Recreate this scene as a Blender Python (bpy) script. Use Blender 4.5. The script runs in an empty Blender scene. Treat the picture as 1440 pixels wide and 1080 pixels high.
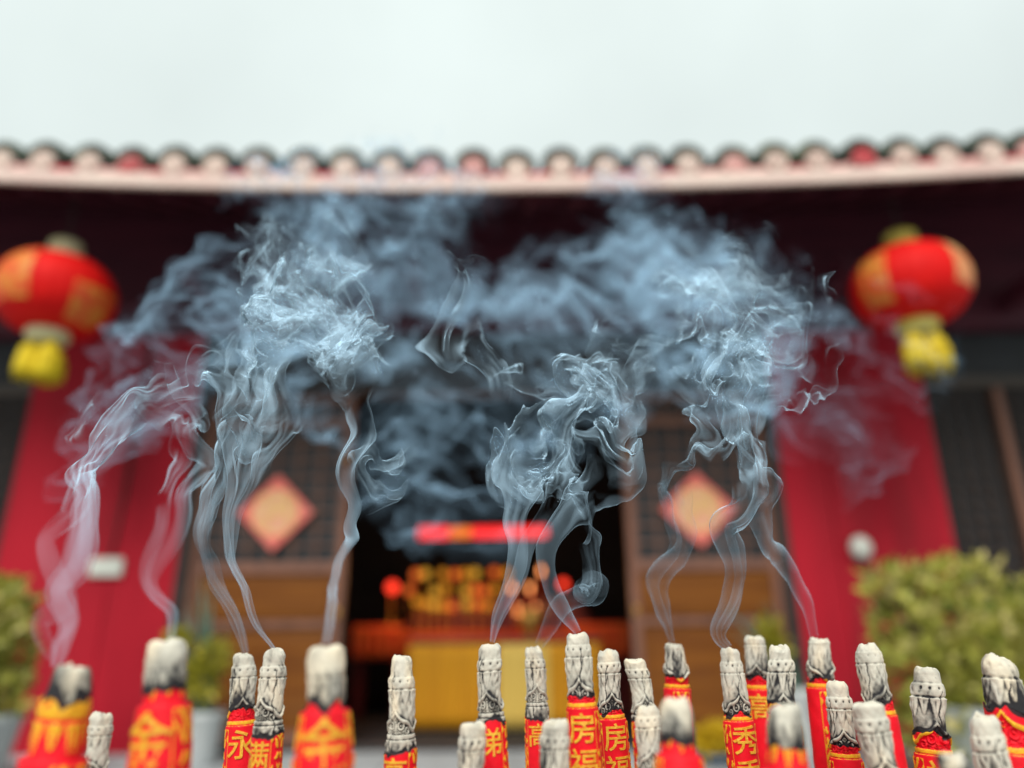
import bpy, bmesh, math, random
import numpy as np
from mathutils import Vector, Matrix

random.seed(7)
RNG = np.random.default_rng(11)
S = bpy.context.scene
COL = S.collection

# ------------------------------------------------------------------ camera
CAM = np.array([0.0, 0.0, 1.5]); TH = math.radians(18.8); ROLL = math.radians(0.5); F = 1040.0
R0 = np.array([1.0, 0, 0]); U0 = np.array([0, -math.sin(TH), math.cos(TH)]); FW = np.array([0, math.cos(TH), math.sin(TH)])
RT = R0 * math.cos(ROLL) - U0 * math.sin(ROLL); UP = U0 * math.cos(ROLL) + R0 * math.sin(ROLL)

def P(px, py, Y):
    d = RT * ((px - 720) / F) - UP * ((py - 540) / F) + FW
    return CAM + d * (Y / d[1])

def depth(p):
    return float(np.dot(np.asarray(p) - CAM, FW))

cd = bpy.data.cameras.new('camera'); cam = bpy.data.objects.new('camera', cd); COL.objects.link(cam)
cam.matrix_world = Matrix(((RT[0], UP[0], -FW[0], CAM[0]), (RT[1], UP[1], -FW[1], CAM[1]), (RT[2], UP[2], -FW[2], CAM[2]), (0, 0, 0, 1)))
cd.sensor_fit = 'HORIZONTAL'; cd.sensor_width = 36; cd.lens = 26; cd.clip_start = 0.02; cd.clip_end = 2000
cd.dof.use_dof = True; cd.dof.focus_distance = 0.765; cd.dof.aperture_fstop = 26 / 19.0
S.camera = cam

# ------------------------------------------------------------------ helpers
def props(o, label=None, cat=None, group=None, kind=None):
    if label: o['label'] = label
    if cat: o['category'] = cat
    if group: o['group'] = group
    if kind: o['kind'] = kind
    return o

def thing(name, loc, label, cat, group=None, kind=None):
    o = bpy.data.objects.new(name, None); COL.objects.link(o); o.location = tuple(loc)
    o.empty_display_size = 0.1
    return props(o, label, cat, group, kind)

def np_mesh(name, V, Fc, mat, parent=None, smooth=False, attrs=None):
    """one mesh object from numpy vertices (world coordinates) and faces (n x 3 or n x 4 array, or list)"""
    me = bpy.data.meshes.new(name)
    V = np.asarray(V, dtype=np.float32)
    if parent is not None:
        off = np.zeros(3); p = parent
        while p is not None:
            off += np.array(p.location); p = p.parent
        V = V - off.astype(np.float32)
    if isinstance(Fc, np.ndarray):
        n, k = Fc.shape
        me.vertices.add(len(V)); me.vertices.foreach_set('co', V.ravel())
        me.loops.add(n * k); me.loops.foreach_set('vertex_index', Fc.astype(np.int32).ravel())
        me.polygons.add(n); me.polygons.foreach_set('loop_start', (np.arange(n) * k).astype(np.int32))
        me.polygons.foreach_set('loop_total', np.full(n, k, dtype=np.int32))
        me.update(calc_edges=True)
    else:
        me.from_pydata([tuple(map(float, v)) for v in V], [], Fc); me.update()
    if attrs:
        for k, a in attrs.items():
            at = me.attributes.new(k, 'FLOAT', 'POINT'); at.data.foreach_set('value', np.asarray(a, dtype=np.float32).ravel())
    me.polygons.foreach_set('use_smooth', [smooth] * len(me.polygons))
    me.materials.append(mat)
    o = bpy.data.objects.new(name, me); COL.objects.link(o)
    if parent is not None: o.parent = parent
    return o

class MB:
    def __init__(s): s.v = []; s.f = []
    def add(s, V, Fc):
        n = len(s.v); s.v.extend([tuple(map(float, q)) for q in V]); s.f.extend([tuple(i + n for i in f) for f in Fc]); return s
    def box(s, x0, x1, y0, y1, z0, z1, bev=0.0):
        if x1 < x0: x0, x1 = x1, x0
        if bev > 0:
            b = bev; V = []; idx = {}
            bm = bmesh.new(); bmesh.ops.create_cube(bm, size=1)
            for v in bm.verts: v.co = Vector(((x0 + x1) / 2 + v.co.x * (x1 - x0), (y0 + y1) / 2 + v.co.y * (y1 - y0), (z0 + z1) / 2 + v.co.z * (z1 - z0)))
            bmesh.ops.bevel(bm, geom=bm.edges[:], offset=min(b, abs(x1 - x0) * .4, abs(y1 - y0) * .4, abs(z1 - z0) * .4), segments=2, profile=.5, affect='EDGES')
            bm.verts.index_update()
            s.add([v.co for v in bm.verts], [[v.index for v in f.verts] for f in bm.faces]); bm.free(); return s
        return s.add([(x0, y0, z0), (x1, y0, z0), (x1, y1, z0), (x0, y1, z0), (x0, y0, z1), (x1, y0, z1), (x1, y1, z1), (x0, y1, z1)],
                     [(0, 3, 2, 1), (4, 5, 6, 7), (0, 1, 5, 4), (1, 2, 6, 5), (2, 3, 7, 6), (3, 0, 4, 7)])
    def lathe(s, c, prof, n=32):
        V = []; Fc = []
        for r, z in prof:
            for k in range(n):
                a = 2 * math.pi * k / n; V.append((c[0] + r * math.cos(a), c[1] + r * math.sin(a), c[2] + z))
        for i in range(len(prof) - 1):
            for k in range(n):
                Fc.append((i * n + k, i * n + (k + 1) % n, (i + 1) * n + (k + 1) % n, (i + 1) * n + k))
        Fc.append(tuple(range(n - 1, -1, -1))); Fc.append(tuple((len(prof) - 1) * n + k for k in range(n)))
        return s.add(V, Fc)
    def tube(s, pts, rad, n=8):
        pts = [np.asarray(p, float) for p in pts]; V = []; Fc = []
        if not hasattr(rad, '__len__'): rad = [rad] * len(pts)
        for i, p in enumerate(pts):
            t = pts[min(i + 1, len(pts) - 1)] - pts[max(i - 1, 0)]; t = t / (np.linalg.norm(t) + 1e-9)
            a = np.cross(t, [0, 0, 1.0] if abs(t[2]) < .9 else [1.0, 0, 0]); a /= np.linalg.norm(a); b = np.cross(t, a)
            for k in range(n):
                w = 2 * math.pi * k / n; V.append(p + rad[i] * (a * math.cos(w) + b * math.sin(w)))
        for i in range(len(pts) - 1):
            for k in range(n): Fc.append((i * n + k, i * n + (k + 1) % n, (i + 1) * n + (k + 1) % n, (i + 1) * n + k))
        Fc.append(tuple(range(n - 1, -1, -1))); Fc.append(tuple((len(pts) - 1) * n + k for k in range(n)))
        return s.add(V, Fc)
    def build(s, name, mat, parent=None, smooth=False):
        return np_mesh(name, np.array(s.v), s.f, mat, parent, smooth)

# ------------------------------------------------------------------ materials
def mat_new(name):
    m = bpy.data.materials.new(name); m.use_nodes = True; nt = m.node_tree; nt.nodes.clear()
    out = nt.nodes.new('ShaderNodeOutputMaterial'); return m, nt, out

def N(nt, t, **kw):
    n = nt.nodes.new(t)
    for k, v in kw.items():
        if k in n.inputs.keys(): n.inputs[k].default_value = v
        else: setattr(n, k, v)
    return n

def mix(nt, fac, a, b):
    m = nt.nodes.new('ShaderNodeMix'); m.data_type = 'RGBA'
    L = nt.links
    for sock, v in ((m.inputs[0], fac), (m.inputs[6], a), (m.inputs[7], b)):
        if hasattr(v, 'is_linked') or hasattr(v, 'links'): L.new(v, sock)
        else: sock.default_value = v if not isinstance(v, tuple) else (*v, 1)[:4]
    return m.outputs[2]

def ramp(nt, src, a, b):
    r = N(nt, 'ShaderNodeMapRange', clamp=True); r.interpolation_type = 'SMOOTHSTEP'
    r.inputs[1].default_value = a; r.inputs[2].default_value = b
    nt.links.new(src, r.inputs[0]); return r.outputs[0]

def noise(nt, scale, detail=4, rough=.6, vec=None, stretch=None, dist=0.0):
    n = N(nt, 'ShaderNodeTexNoise'); n.inputs['Scale'].default_value = scale; n.inputs['Detail'].default_value = detail; n.inputs['Roughness'].default_value = rough
    n.inputs['Distortion'].default_value = dist
    tc = N(nt, 'ShaderNodeTexCoord'); mp = N(nt, 'ShaderNodeMapping')
    if stretch: mp.inputs['Scale'].default_value = stretch
    nt.links.new(tc.outputs['Object'], mp.inputs[0]); nt.links.new(mp.outputs[0], n.inputs['Vector'])
    return n.outputs['Fac']

def painted(name, c1, c2, scale=6, rough=.6, stretch=None, bump=0.0, spec=.4, dirt=None, emit=None, metal=0.0):
    m, nt, out = mat_new(name)
    b = N(nt, 'ShaderNodeBsdfPrincipled'); b.inputs['Roughness'].default_value = rough; b.inputs['Specular IOR Level'].default_value = spec; b.inputs['Metallic'].default_value = metal
    f = ramp(nt, noise(nt, scale, 5, .6, stretch=stretch), .3, .7)
    c = mix(nt, f, c1, c2)
    if dirt:
        f2 = ramp(nt, noise(nt, scale * .35, 6, .7, stretch=stretch, dist=.8), .52, .72); c = mix(nt, f2, c, dirt)
    nt.links.new(c, b.inputs['Base Color'])
    if bump:
        bp = N(nt, 'ShaderNodeBump'); bp.inputs['Strength'].default_value = bump; bp.inputs['Distance'].default_value = .01
        nt.links.new(noise(nt, scale * 4, 5, .6, stretch=stretch), bp.inputs['Height']); nt.links.new(bp.outputs[0], b.inputs['Normal'])
    nt.links.new(b.outputs[0], out.inputs[0]); return m

def glow(name, col, strength):
    m, nt, out = mat_new(name)
    e = N(nt, 'ShaderNodeEmission'); e.inputs[0].default_value = (*col, 1); e.inputs[1].default_value = strength
    nt.links.new(e.outputs[0], out.inputs[0]); m.cycles.emission_sampling = 'NONE'; return m

M = {}
M['paving'] = painted('paving_stone', (.30, .31, .31), (.20, .21, .22), 3, .8, bump=.3, dirt=(.14, .14, .14))
M['terrace'] = painted('terrace_stone', (.42, .46, .48), (.33, .36, .38), 2.5, .75, bump=.25, dirt=(.25, .27, .28))
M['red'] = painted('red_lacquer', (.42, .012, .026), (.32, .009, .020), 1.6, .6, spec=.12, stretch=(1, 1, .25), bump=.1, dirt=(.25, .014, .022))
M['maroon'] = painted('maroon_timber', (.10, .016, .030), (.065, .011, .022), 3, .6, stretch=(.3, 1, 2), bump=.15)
M['darkwood'] = painted('dark_timber', (.035, .024, .022), (.020, .014, .013), 4, .6, stretch=(.4, 1, 2), bump=.2)
M['rail'] = painted('weathered_rail', (.09, .07, .06), (.06, .05, .042), 4, .7, stretch=(.3, 1, 2), bump=.2)
M['brown'] = painted('brown_door_wood', (.20, .068, .010), (.13, .040, .007), 5, .5, spec=.15, stretch=(.25, 1, 3), bump=.2, dirt=(.12, .045, .015))
M['frame'] = painted('door_frame_wood', (.22, .095, .06), (.14, .06, .04), 5, .55, stretch=(2, 1, .25), bump=.2)
M['lattice'] = painted('lattice_wood', (.05, .028, .02), (.035, .02, .015), 6, .6, bump=.15)
M['doorlattice'] = painted('door_lattice_wood', (.17, .085, .06), (.11, .055, .04), 6, .6, bump=.15)
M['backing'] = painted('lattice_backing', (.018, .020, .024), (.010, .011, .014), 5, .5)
M['interior'] = painted('dark_interior', (.020, .022, .026), (.012, .013, .016), 2, .8)  # even near-black colour for the hall's back wall, floor, ceiling and partitions
M['tile'] = painted('roof_tile', (.10, .12, .095), (.05, .058, .052), 7, .85, bump=.6, spec=.1, dirt=(.15, .18, .10))
M['cream'] = painted('cream_tile_end', (.72, .58, .50), (.62, .46, .40), 10, .75, bump=.3, dirt=(.42, .26, .22))
M['pink'] = painted('pink_tile_end', (.68, .40, .36), (.58, .28, .26), 10, .75, bump=.3, dirt=(.45, .10, .10))
M['redtile'] = painted('red_tile_end', (.50, .05, .06), (.38, .04, .05), 10, .7, bump=.3, dirt=(.55, .3, .27))
M['fascia'] = painted('cream_fascia', (.74, .60, .52), (.66, .48, .43), 5, .7, stretch=(.5, 1, 2), bump=.2, dirt=(.55, .30, .27))
M['lantern'] = painted('lantern_silk', (.72, .010, .008), (.62, .006, .006), 7, .6, spec=.12)
M['gold'] = painted('lantern_gold_print', (.64, .25, .03), (.68, .03, .012), 11, .55, dirt=(.66, .36, .06))
M['goldpale'] = painted('lantern_pale_print', (.68, .40, .16), (.66, .08, .03), 11, .55, dirt=(.70, .46, .22))
M['capyellow'] = painted('yellow_cap', (.72, .60, .16), (.62, .50, .06), 10, .5)
M['cappale'] = painted('pale_cap', (.72, .66, .42), (.62, .58, .30), 10, .5)
M['tassel'] = painted('yellow_tassel', (.74, .56, .01), (.62, .44, .008), 30, .7, stretch=(3, 3, .3), bump=.4)
M['cord'] = painted('dark_cord', (.05, .03, .03), (.03, .02, .02), 20, .8)
M['charm'] = painted('red_paper', (.78, .14, .12), (.74, .20, .16), 6, .7)
M['charmfield'] = painted('faded_paper', (.80, .42, .28), (.78, .32, .22), 6, .7)
M['charmgold'] = painted('gold_ink', (.78, .50, .22), (.74, .40, .16), 8, .5)
M['white'] = painted('white_plate', (.68, .70, .64), (.60, .62, .56), 8, .5)
M['pot'] = painted('white_glaze', (.50, .52, .52), (.42, .44, .45), 6, .35)
M['bluepot'] = painted('blue_glaze', (.20, .27, .36), (.15, .21, .30), 6, .35)
M['soil'] = painted('soil', (.05, .035, .025), (.03, .02, .015), 20, .9, bump=.6)
M['bark'] = painted('bark', (.13, .09, .06), (.08, .055, .04), 14, .9, bump=.6)
M['altarcloth'] = painted('yellow_altar_cloth', (.66, .30, .008), (.56, .24, .007), 4, .75, stretch=(6, 6, .15), bump=.4)
M['altarpale'] = painted('pale_yellow_cloth', (.76, .52, .12), (.70, .46, .09), 4, .75, stretch=(6, 6, .15), bump=.4)
M['redcloth'] = painted('red_altar_cloth', (.60, .05, .010), (.56, .11, .012), 9, .7, bump=.3)
M['altarwood'] = painted('altar_lacquer', (.18, .02, .02), (.12, .015, .015), 5, .4)
M['brass'] = painted('brass', (.60, .34, .08), (.50, .26, .05), 6, .35, metal=.6)
M['bronze'] = painted('burner_bronze', (.12, .09, .05), (.07, .055, .035), 7, .5, metal=.7, bump=.4)
M['sand'] = painted('incense_ash_bed', (.42, .40, .36), (.30, .28, .26), 40, .95, bump=.6)
M['goldpaint'] = painted('gold_paint', (.84, .48, .03), (.76, .32, .015), 160, .45, bump=.3, spec=.5)
M['glow_amber'] = glow('amber_lamp', (1.0, .48, .05), 0.42)
M['glow_gold'] = glow('gold_lamp', (1.0, .36, .03), 0.36)
M['glow_orange'] = glow('orange_lamp', (1.0, .17, .03), 0.5)
M['glow_red'] = glow('red_lamp', (1.0, .045, .02), 1.1)
M['glow_strip'] = glow('red_light_strip', (1.0, .030, .030), .8)
M['glow_stripgold'] = glow('gold_light_strip', (1.0, .22, .03), .6)
M['glow_ember'] = glow('flame', (1.0, .32, .10), 2.0)

def leaf_mat(name, cA, cB, cC):
    m, nt, out = mat_new(name)
    a = N(nt, 'ShaderNodeAttribute'); a.attribute_name = 'tint'
    c = mix(nt, ramp(nt, a.outputs['Fac'], .0, .55), cA, cB); c = mix(nt, ramp(nt, a.outputs['Fac'], .6, 1.0), c, cC)
    d = N(nt, 'ShaderNodeBsdfPrincipled'); d.inputs['Roughness'].default_value = .5; nt.links.new(c, d.inputs['Base Color'])
    t = N(nt, 'ShaderNodeBsdfTranslucent'); nt.links.new(c, t.inputs[0])
    mx = N(nt, 'ShaderNodeMixShader'); mx.inputs[0].default_value = .3
    nt.links.new(d.outputs[0], mx.inputs[1]); nt.links.new(t.outputs[0], mx.inputs[2]); nt.links.new(mx.outputs[0], out.inputs[0]); return m
M['leaf'] = leaf_mat('shrub_leaf', (.13, .17, .02), (.50, .48, .09), (.80, .68, .30))
M['leafblue'] = leaf_mat('blue_green_leaf', (.05, .11, .075), (.10, .20, .15), (.16, .28, .22))
M['leafyellow'] = leaf_mat('yellow_leaf', (.22, .24, .02), (.40, .36, .03), (.55, .45, .04))
M['flower'] = leaf_mat('yellow_petal', (.60, .40, .01), (.70, .48, .02), (.78, .56, .03))

def ash_mat():
    m, nt, out = mat_new('incense_ash'); L = nt.links
    soot_and_shade = N(nt, 'ShaderNodeAttribute'); soot_and_shade.attribute_name = 'soot_and_shade'  # charring and soot, plus crevice shade painted into the ash
    warm = N(nt, 'ShaderNodeAttribute'); warm.attribute_name = 'warm'
    n1 = noise(nt, 260, 5, .65); n2 = noise(nt, 70, 4, .6)
    c = mix(nt, ramp(nt, n2, .3, .7), (.66, .62, .525), (.52, .495, .425))
    c = mix(nt, warm.outputs['Fac'], c, (.78, .67, .50))
    c = mix(nt, ramp(nt, n1, .58, .78), c, (.44, .43, .40))
    add = N(nt, 'ShaderNodeMath', operation='ADD'); L.new(soot_and_shade.outputs['Fac'], add.inputs[0])
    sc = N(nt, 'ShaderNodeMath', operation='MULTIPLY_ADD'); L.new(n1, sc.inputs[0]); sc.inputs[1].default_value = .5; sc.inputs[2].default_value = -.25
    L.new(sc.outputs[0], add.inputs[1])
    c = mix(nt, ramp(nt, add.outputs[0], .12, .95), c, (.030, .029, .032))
    b = N(nt, 'ShaderNodeBsdfPrincipled'); b.inputs['Roughness'].default_value = .95; b.inputs['Specular IOR Level'].default_value = .1
    L.new(c, b.inputs['Base Color'])
    bp = N(nt, 'ShaderNodeBump'); bp.inputs['Strength'].default_value = .5; bp.inputs['Distance'].default_value = .0012
    L.new(n1, bp.inputs['Height']); L.new(bp.outputs[0], b.inputs['Normal']); L.new(b.outputs[0], out.inputs[0]); return m

def stick_mat():
    m, nt, out = mat_new('incense_red_paint'); L = nt.links
    g = N(nt, 'ShaderNodeAttribute'); g.attribute_name = 'gold'
    soot_and_shade = N(nt, 'ShaderNodeAttribute'); soot_and_shade.attribute_name = 'soot_and_shade'
    n1 = noise(nt, 300, 5, .65); n2 = noise(nt, 60, 4, .6)
    c = mix(nt, ramp(nt, n2, .3, .7), (.84, .004, .018), (.72, .003, .013))
    gc = mix(nt, ramp(nt, n1, .35, .65), (.82, .48, .02), (.78, .30, .015))
    add = N(nt, 'ShaderNodeMath', operation='MULTIPLY_ADD'); L.new(n1, add.inputs[0]); add.inputs[1].default_value = .5; L.new(g.outputs['Fac'], add.inputs[2])
    c = mix(nt, ramp(nt, add.outputs[0], .62, .82), c, gc)
    c = mix(nt, ramp(nt, soot_and_shade.outputs['Fac'], .15, .9), c, (.03, .012, .015))
    b = N(nt, 'ShaderNodeBsdfPrincipled'); b.inputs['Roughness'].default_value = .55; b.inputs['Specular IOR Level'].default_value = .3
    L.new(c, b.inputs['Base Color'])
    bp = N(nt, 'ShaderNodeBump'); bp.inputs['Strength'].default_value = .35; bp.inputs['Distance'].default_value = .001
    L.new(n1, bp.inputs['Height']); L.new(bp.outputs[0], b.inputs['Normal']); L.new(b.outputs[0], out.inputs[0]); return m

def smoke_mat(name='incense_smoke', col=(.56, .79, .98)):
    m, nt, out = mat_new(name); L = nt.links
    a = N(nt, 'ShaderNodeAttribute'); a.attribute_name = 'thickness'
    geo = N(nt, 'ShaderNodeNewGeometry')
    dot = N(nt, 'ShaderNodeVectorMath', operation='DOT_PRODUCT'); L.new(geo.outputs['Normal'], dot.inputs[0]); L.new(geo.outputs['Incoming'], dot.inputs[1])
    ab = N(nt, 'ShaderNodeMath', operation='ABSOLUTE'); L.new(dot.outputs['Value'], ab.inputs[0])
    mx = N(nt, 'ShaderNodeMath', operation='MAXIMUM'); L.new(ab.outputs[0], mx.inputs[0]); mx.inputs[1].default_value = .13
    dv = N(nt, 'ShaderNodeMath', operation='DIVIDE'); L.new(a.outputs['Fac'], dv.inputs[0]); L.new(mx.outputs[0], dv.inputs[1])
    ng = N(nt, 'ShaderNodeMath', operation='MULTIPLY'); L.new(dv.outputs[0], ng.inputs[0]); ng.inputs[1].default_value = -1
    ex = N(nt, 'ShaderNodeMath', operation='EXPONENT'); L.new(ng.outputs[0], ex.inputs[0])
    al = N(nt, 'ShaderNodeMath', operation='SUBTRACT'); al.inputs[0].default_value = 1; L.new(ex.outputs[0], al.inputs[1])
    up = N(nt, 'ShaderNodeCombineXYZ'); up.inputs[0].default_value = 0; up.inputs[1].default_value = -.6; up.inputs[2].default_value = .8
    d = N(nt, 'ShaderNodeBsdfDiffuse'); d.inputs[0].default_value = (*col, 1); L.new(up.outputs[0], d.inputs['Normal'])
    t = N(nt, 'ShaderNodeBsdfTransparent')
    ms = N(nt, 'ShaderNodeMixShader'); L.new(al.outputs[0], ms.inputs[0]); L.new(t.outputs[0], ms.inputs[1]); L.new(d.outputs[0], ms.inputs[2])
    L.new(ms.outputs[0], out.inputs[0]); return m
M['ash'] = ash_mat(); M['stick'] = stick_mat(); M['smoke'] = smoke_mat(); M['thin_smoke'] = smoke_mat('thin_blue_smoke', (.36, .56, .76))

# ------------------------------------------------------------------ world, sun
W = bpy.data.worlds.new('World'); S.world = W; W.use_nodes = True
nt = W.node_tree; nt.nodes.clear()
wo = nt.nodes.new('ShaderNodeOutputWorld'); SUN_EL = math.radians(43); SUN_AZ = math.radians(8)
sky = nt.nodes.new('ShaderNodeTexSky'); sky.sky_type = 'NISHITA'; sky.sun_disc = False; sky.sun_elevation = SUN_EL; sky.sun_rotation = math.radians(180) + SUN_AZ
sky.dust_density = 4; sky.air_density = 1.2
bg1 = nt.nodes.new('ShaderNodeBackground'); bg1.inputs[1].default_value = .06; nt.links.new(sky.outputs[0], bg1.inputs[0])
tc = nt.nodes.new('ShaderNodeTexCoord'); sep = nt.nodes.new('ShaderNodeSeparateXYZ'); nt.links.new(tc.outputs['Generated'], sep.inputs[0])
n = nt.nodes.new('ShaderNodeTexNoise'); n.inputs['Scale'].default_value = 2.2; n.inputs['Detail'].default_value = 5; nt.links.new(tc.outputs['Generated'], n.inputs['Vector'])
mr = nt.nodes.new('ShaderNodeMapRange'); mr.inputs[1].default_value = -.05; mr.inputs[2].default_value = 1.0; mr.inputs[3].default_value = .78; mr.inputs[4].default_value = 1.25; nt.links.new(sep.outputs[2], mr.inputs[0])
mr2 = nt.nodes.new('ShaderNodeMapRange'); mr2.inputs[1].default_value = .3; mr2.inputs[2].default_value = .7; mr2.inputs[3].default_value = .89; mr2.inputs[4].default_value = 1.05; nt.links.new(n.outputs['Fac'], mr2.inputs[0])
mm = nt.nodes.new('ShaderNodeMath'); mm.operation = 'MULTIPLY'; nt.links.new(mr.outputs[0], mm.inputs[0]); nt.links.new(mr2.outputs[0], mm.inputs[1])
SKY_L = .46
mm2 = nt.nodes.new('ShaderNodeMath'); mm2.operation = 'MULTIPLY'; mm2.inputs[1].default_value = SKY_L; nt.links.new(mm.outputs[0], mm2.inputs[0])
bg2 = nt.nodes.new('ShaderNodeBackground'); bg2.inputs[0].default_value = (.90, 1.0, .965, 1); nt.links.new(mm2.outputs[0], bg2.inputs[1])
ms = nt.nodes.new('ShaderNodeMixShader'); ms.inputs[0].default_value = .90; nt.links.new(bg1.outputs[0], ms.inputs[1]); nt.links.new(bg2.outputs[0], ms.inputs[2]); nt.links.new(ms.outputs[0], wo.inputs[0])
sd = bpy.data.lights.new('sun', 'SUN'); sd.energy = 1.5; sd.angle = math.radians(24); sd.color = (1, .965, .90)
so = bpy.data.objects.new('sun', sd); COL.objects.link(so); so.location = (0, -8, 12)
sv = Vector((-math.sin(SUN_AZ) * math.cos(SUN_EL), -math.cos(SUN_AZ) * math.cos(SUN_EL), math.sin(SUN_EL)))
so.rotation_euler = (-sv).to_track_quat('-Z', 'Y').to_euler()
S.view_settings.view_transform = 'Standard'; S.view_settings.look = 'None'; S.view_settings.gamma = 1; S.view_settings.exposure = 1.0
S.view_settings.use_curve_mapping = False

# ------------------------------------------------------------------ text
def glyph(ch, offset=.02, cuts=14):
    """flat triangulated glyph in the unit box, cut by vertical lines so that it can be bent: (verts n x 2, faces)"""
    cu = bpy.data.curves.new('glyph', 'FONT'); cu.body = ch; cu.size = 1; cu.offset = offset; cu.resolution_u = 3; cu.fill_mode = 'FRONT' if hasattr(cu, 'fill_mode') and False else cu.fill_mode
    ob = bpy.data.objects.new('glyph', cu); COL.objects.link(ob)
    dg = bpy.context.evaluated_depsgraph_get(); dg.update()
    me = bpy.data.meshes.new_from_object(ob.evaluated_get(dg))
    bm = bmesh.new(); bm.from_mesh(me)
    bpy.data.objects.remove(ob); bpy.data.curves.remove(cu); bpy.data.meshes.remove(me)
    xs = [v.co.x for v in bm.verts]; ys = [v.co.y for v in bm.verts]
    x0, x1, y0, y1 = min(xs), max(xs), min(ys), max(ys)
    for v in bm.verts: v.co = Vector(((v.co.x - (x0 + x1) / 2) / (y1 - y0), (v.co.y - (y0 + y1) / 2) / (y1 - y0), 0))
    for k in range(1, cuts):
        bmesh.ops.bisect_plane(bm, geom=bm.verts[:] + bm.edges[:] + bm.faces[:], plane_co=(-.6 + 1.2 * k / cuts, 0, 0), plane_no=(1, 0, 0))
    bm.verts.index_update()
    bm.normal_update()
    V = np.array([v.co[:2] for v in bm.verts]); Fc = []
    for f in bm.faces:
        ids = [v.index for v in f.verts]
        if f.normal.z < 0: ids.reverse()
        Fc.append(ids)
    B = [(e.verts[0].index, e.verts[1].index) for e in bm.edges if e.is_boundary]
    # orient the boundary edges along their face
    B = []
    for e in bm.edges:
        if len(e.link_faces) == 1:
            f = e.link_faces[0]; ids = [v.index for v in f.verts]
            if f.normal.z < 0: ids.reverse()
            a, b = e.verts[0].index, e.verts[1].index
            i = ids.index(a); B.append((a, b) if ids[(i + 1) % len(ids)] == b else (b, a))
    bm.free(); return V, Fc, B
GLY = {}
def get_glyph(ch, offset=.02):
    if (ch, offset) not in GLY: GLY[(ch, offset)] = glyph(ch, offset)
    return GLY[(ch, offset)]

# ------------------------------------------------------------------ incense sticks
def fourier(phi, s, seed, km=5, ks=3.0, n=14):
    r = np.random.default_rng(seed); o = np.zeros_like(phi)
    for _ in range(n):
        m = int(r.integers(0, km + 1)); k = r.uniform(-ks, ks); a = r.uniform(0, 2 * np.pi)
        o += np.cos(m * phi + k * s + a) / np.sqrt(n / 2)
    return o
def sst(x, a, b):
    t = np.clip((x - a) / (b - a), 0, 1); return t * t * (3 - 2 * t)
def gauss(d, w): return np.exp(-(d / w) ** 2)

def relief(phi, s):
    """moulded ornament of a joss stick, in radii; phi from the front, s in radii down from the unburnt top"""
    w = np.abs(np.mod(phi + np.pi / 2, np.pi) - np.pi / 2)          # 0 at front and back .. pi/2 at the seams
    h = np.zeros_like(phi)
    # shaft
    h += .80 + .0 * s
    band = sst(s, .95, 1.10) * (1 - sst(s, 1.66 + .10 * np.cos(phi * 8), 1.98 + .10 * np.cos(phi * 8)))
    h += .09 * band
    for c in (0.0, .62, 1.22):
        h += .09 * gauss(np.hypot((w - c), (s - 1.35)), .24)
    for c in (.31, .92):
        h -= .11 * gauss(np.hypot((w - c), (s - 1.26) * 1.1), .09)
        h += .05 * gauss(np.hypot((w - c), (s - 1.58)), .14)
    h -= .05 * gauss(s - 1.72, .05) * (s < 1.8)
    # petals pointing down
    for c, ln, hw in ((0, 1.0, .36), (.76, .85, .36), (1.45, 1.0, .30)):
        t = (s - 1.85) / ln
        half = hw * np.clip(1 - t, 0, 1) ** .7
        ins = sst(half - np.abs(w - c), -.06, .10) * (s > 1.80) * (t < 1)
        h += .11 * ins
        h -= .04 * ins * gauss((w - c), .05)
    h += .03 * sst(s, 2.3, 3.2)
    # gable
    d = s - (2.95 + .80 * np.clip(w, 0, 1.3) + .12 * np.sin(w * 4.5))
    edge = sst(d, 0, .06) * (1 - sst(d, .24, .30))
    low = (s < 4.45)
    h += .15 * edge * low + .05 * gauss(d - .14, .04) * low
    und = sst(d, .30, .36) * low
    h -= .05 * und
    for cx, cs, rr in ((.42, 3.92, .34), (.95, 4.22, .26), (.0, 3.62, .16), (.14, 4.28, .16), (.60, 4.34, .14)):
        q = np.hypot((w - cx), (s - cs)); h += und * .13 * np.cos(np.clip(q / rr, 0, 1.0) * np.pi * 3.0) * (1 - sst(q, rr * .85, rr * 1.1))
    h += und * .07 * gauss(w - .0, .06)
    h += .12 * sst(s, 4.42, 4.48) * (1 - sst(s, 4.68, 4.74)) - .06 * gauss(s - 4.42, .04)
    h += .20 * sst(s, 4.70, 4.80)
    # lower zone: raised cloud scrolls at the sides of the lettering
    z = sst(s, 4.9, 5.0)
    side = sst(w, .98, 1.06)
    sc = np.cos(w * 13 + 2.2 * np.sin(s * 2.9)) * np.cos(s * 4.6 + 1.6 * np.sin(w * 6))
    h += z * side * .09 * sst(sc, .0, .35)
    h += z * .05 * gauss(w - .96, .03)
    return h

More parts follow.
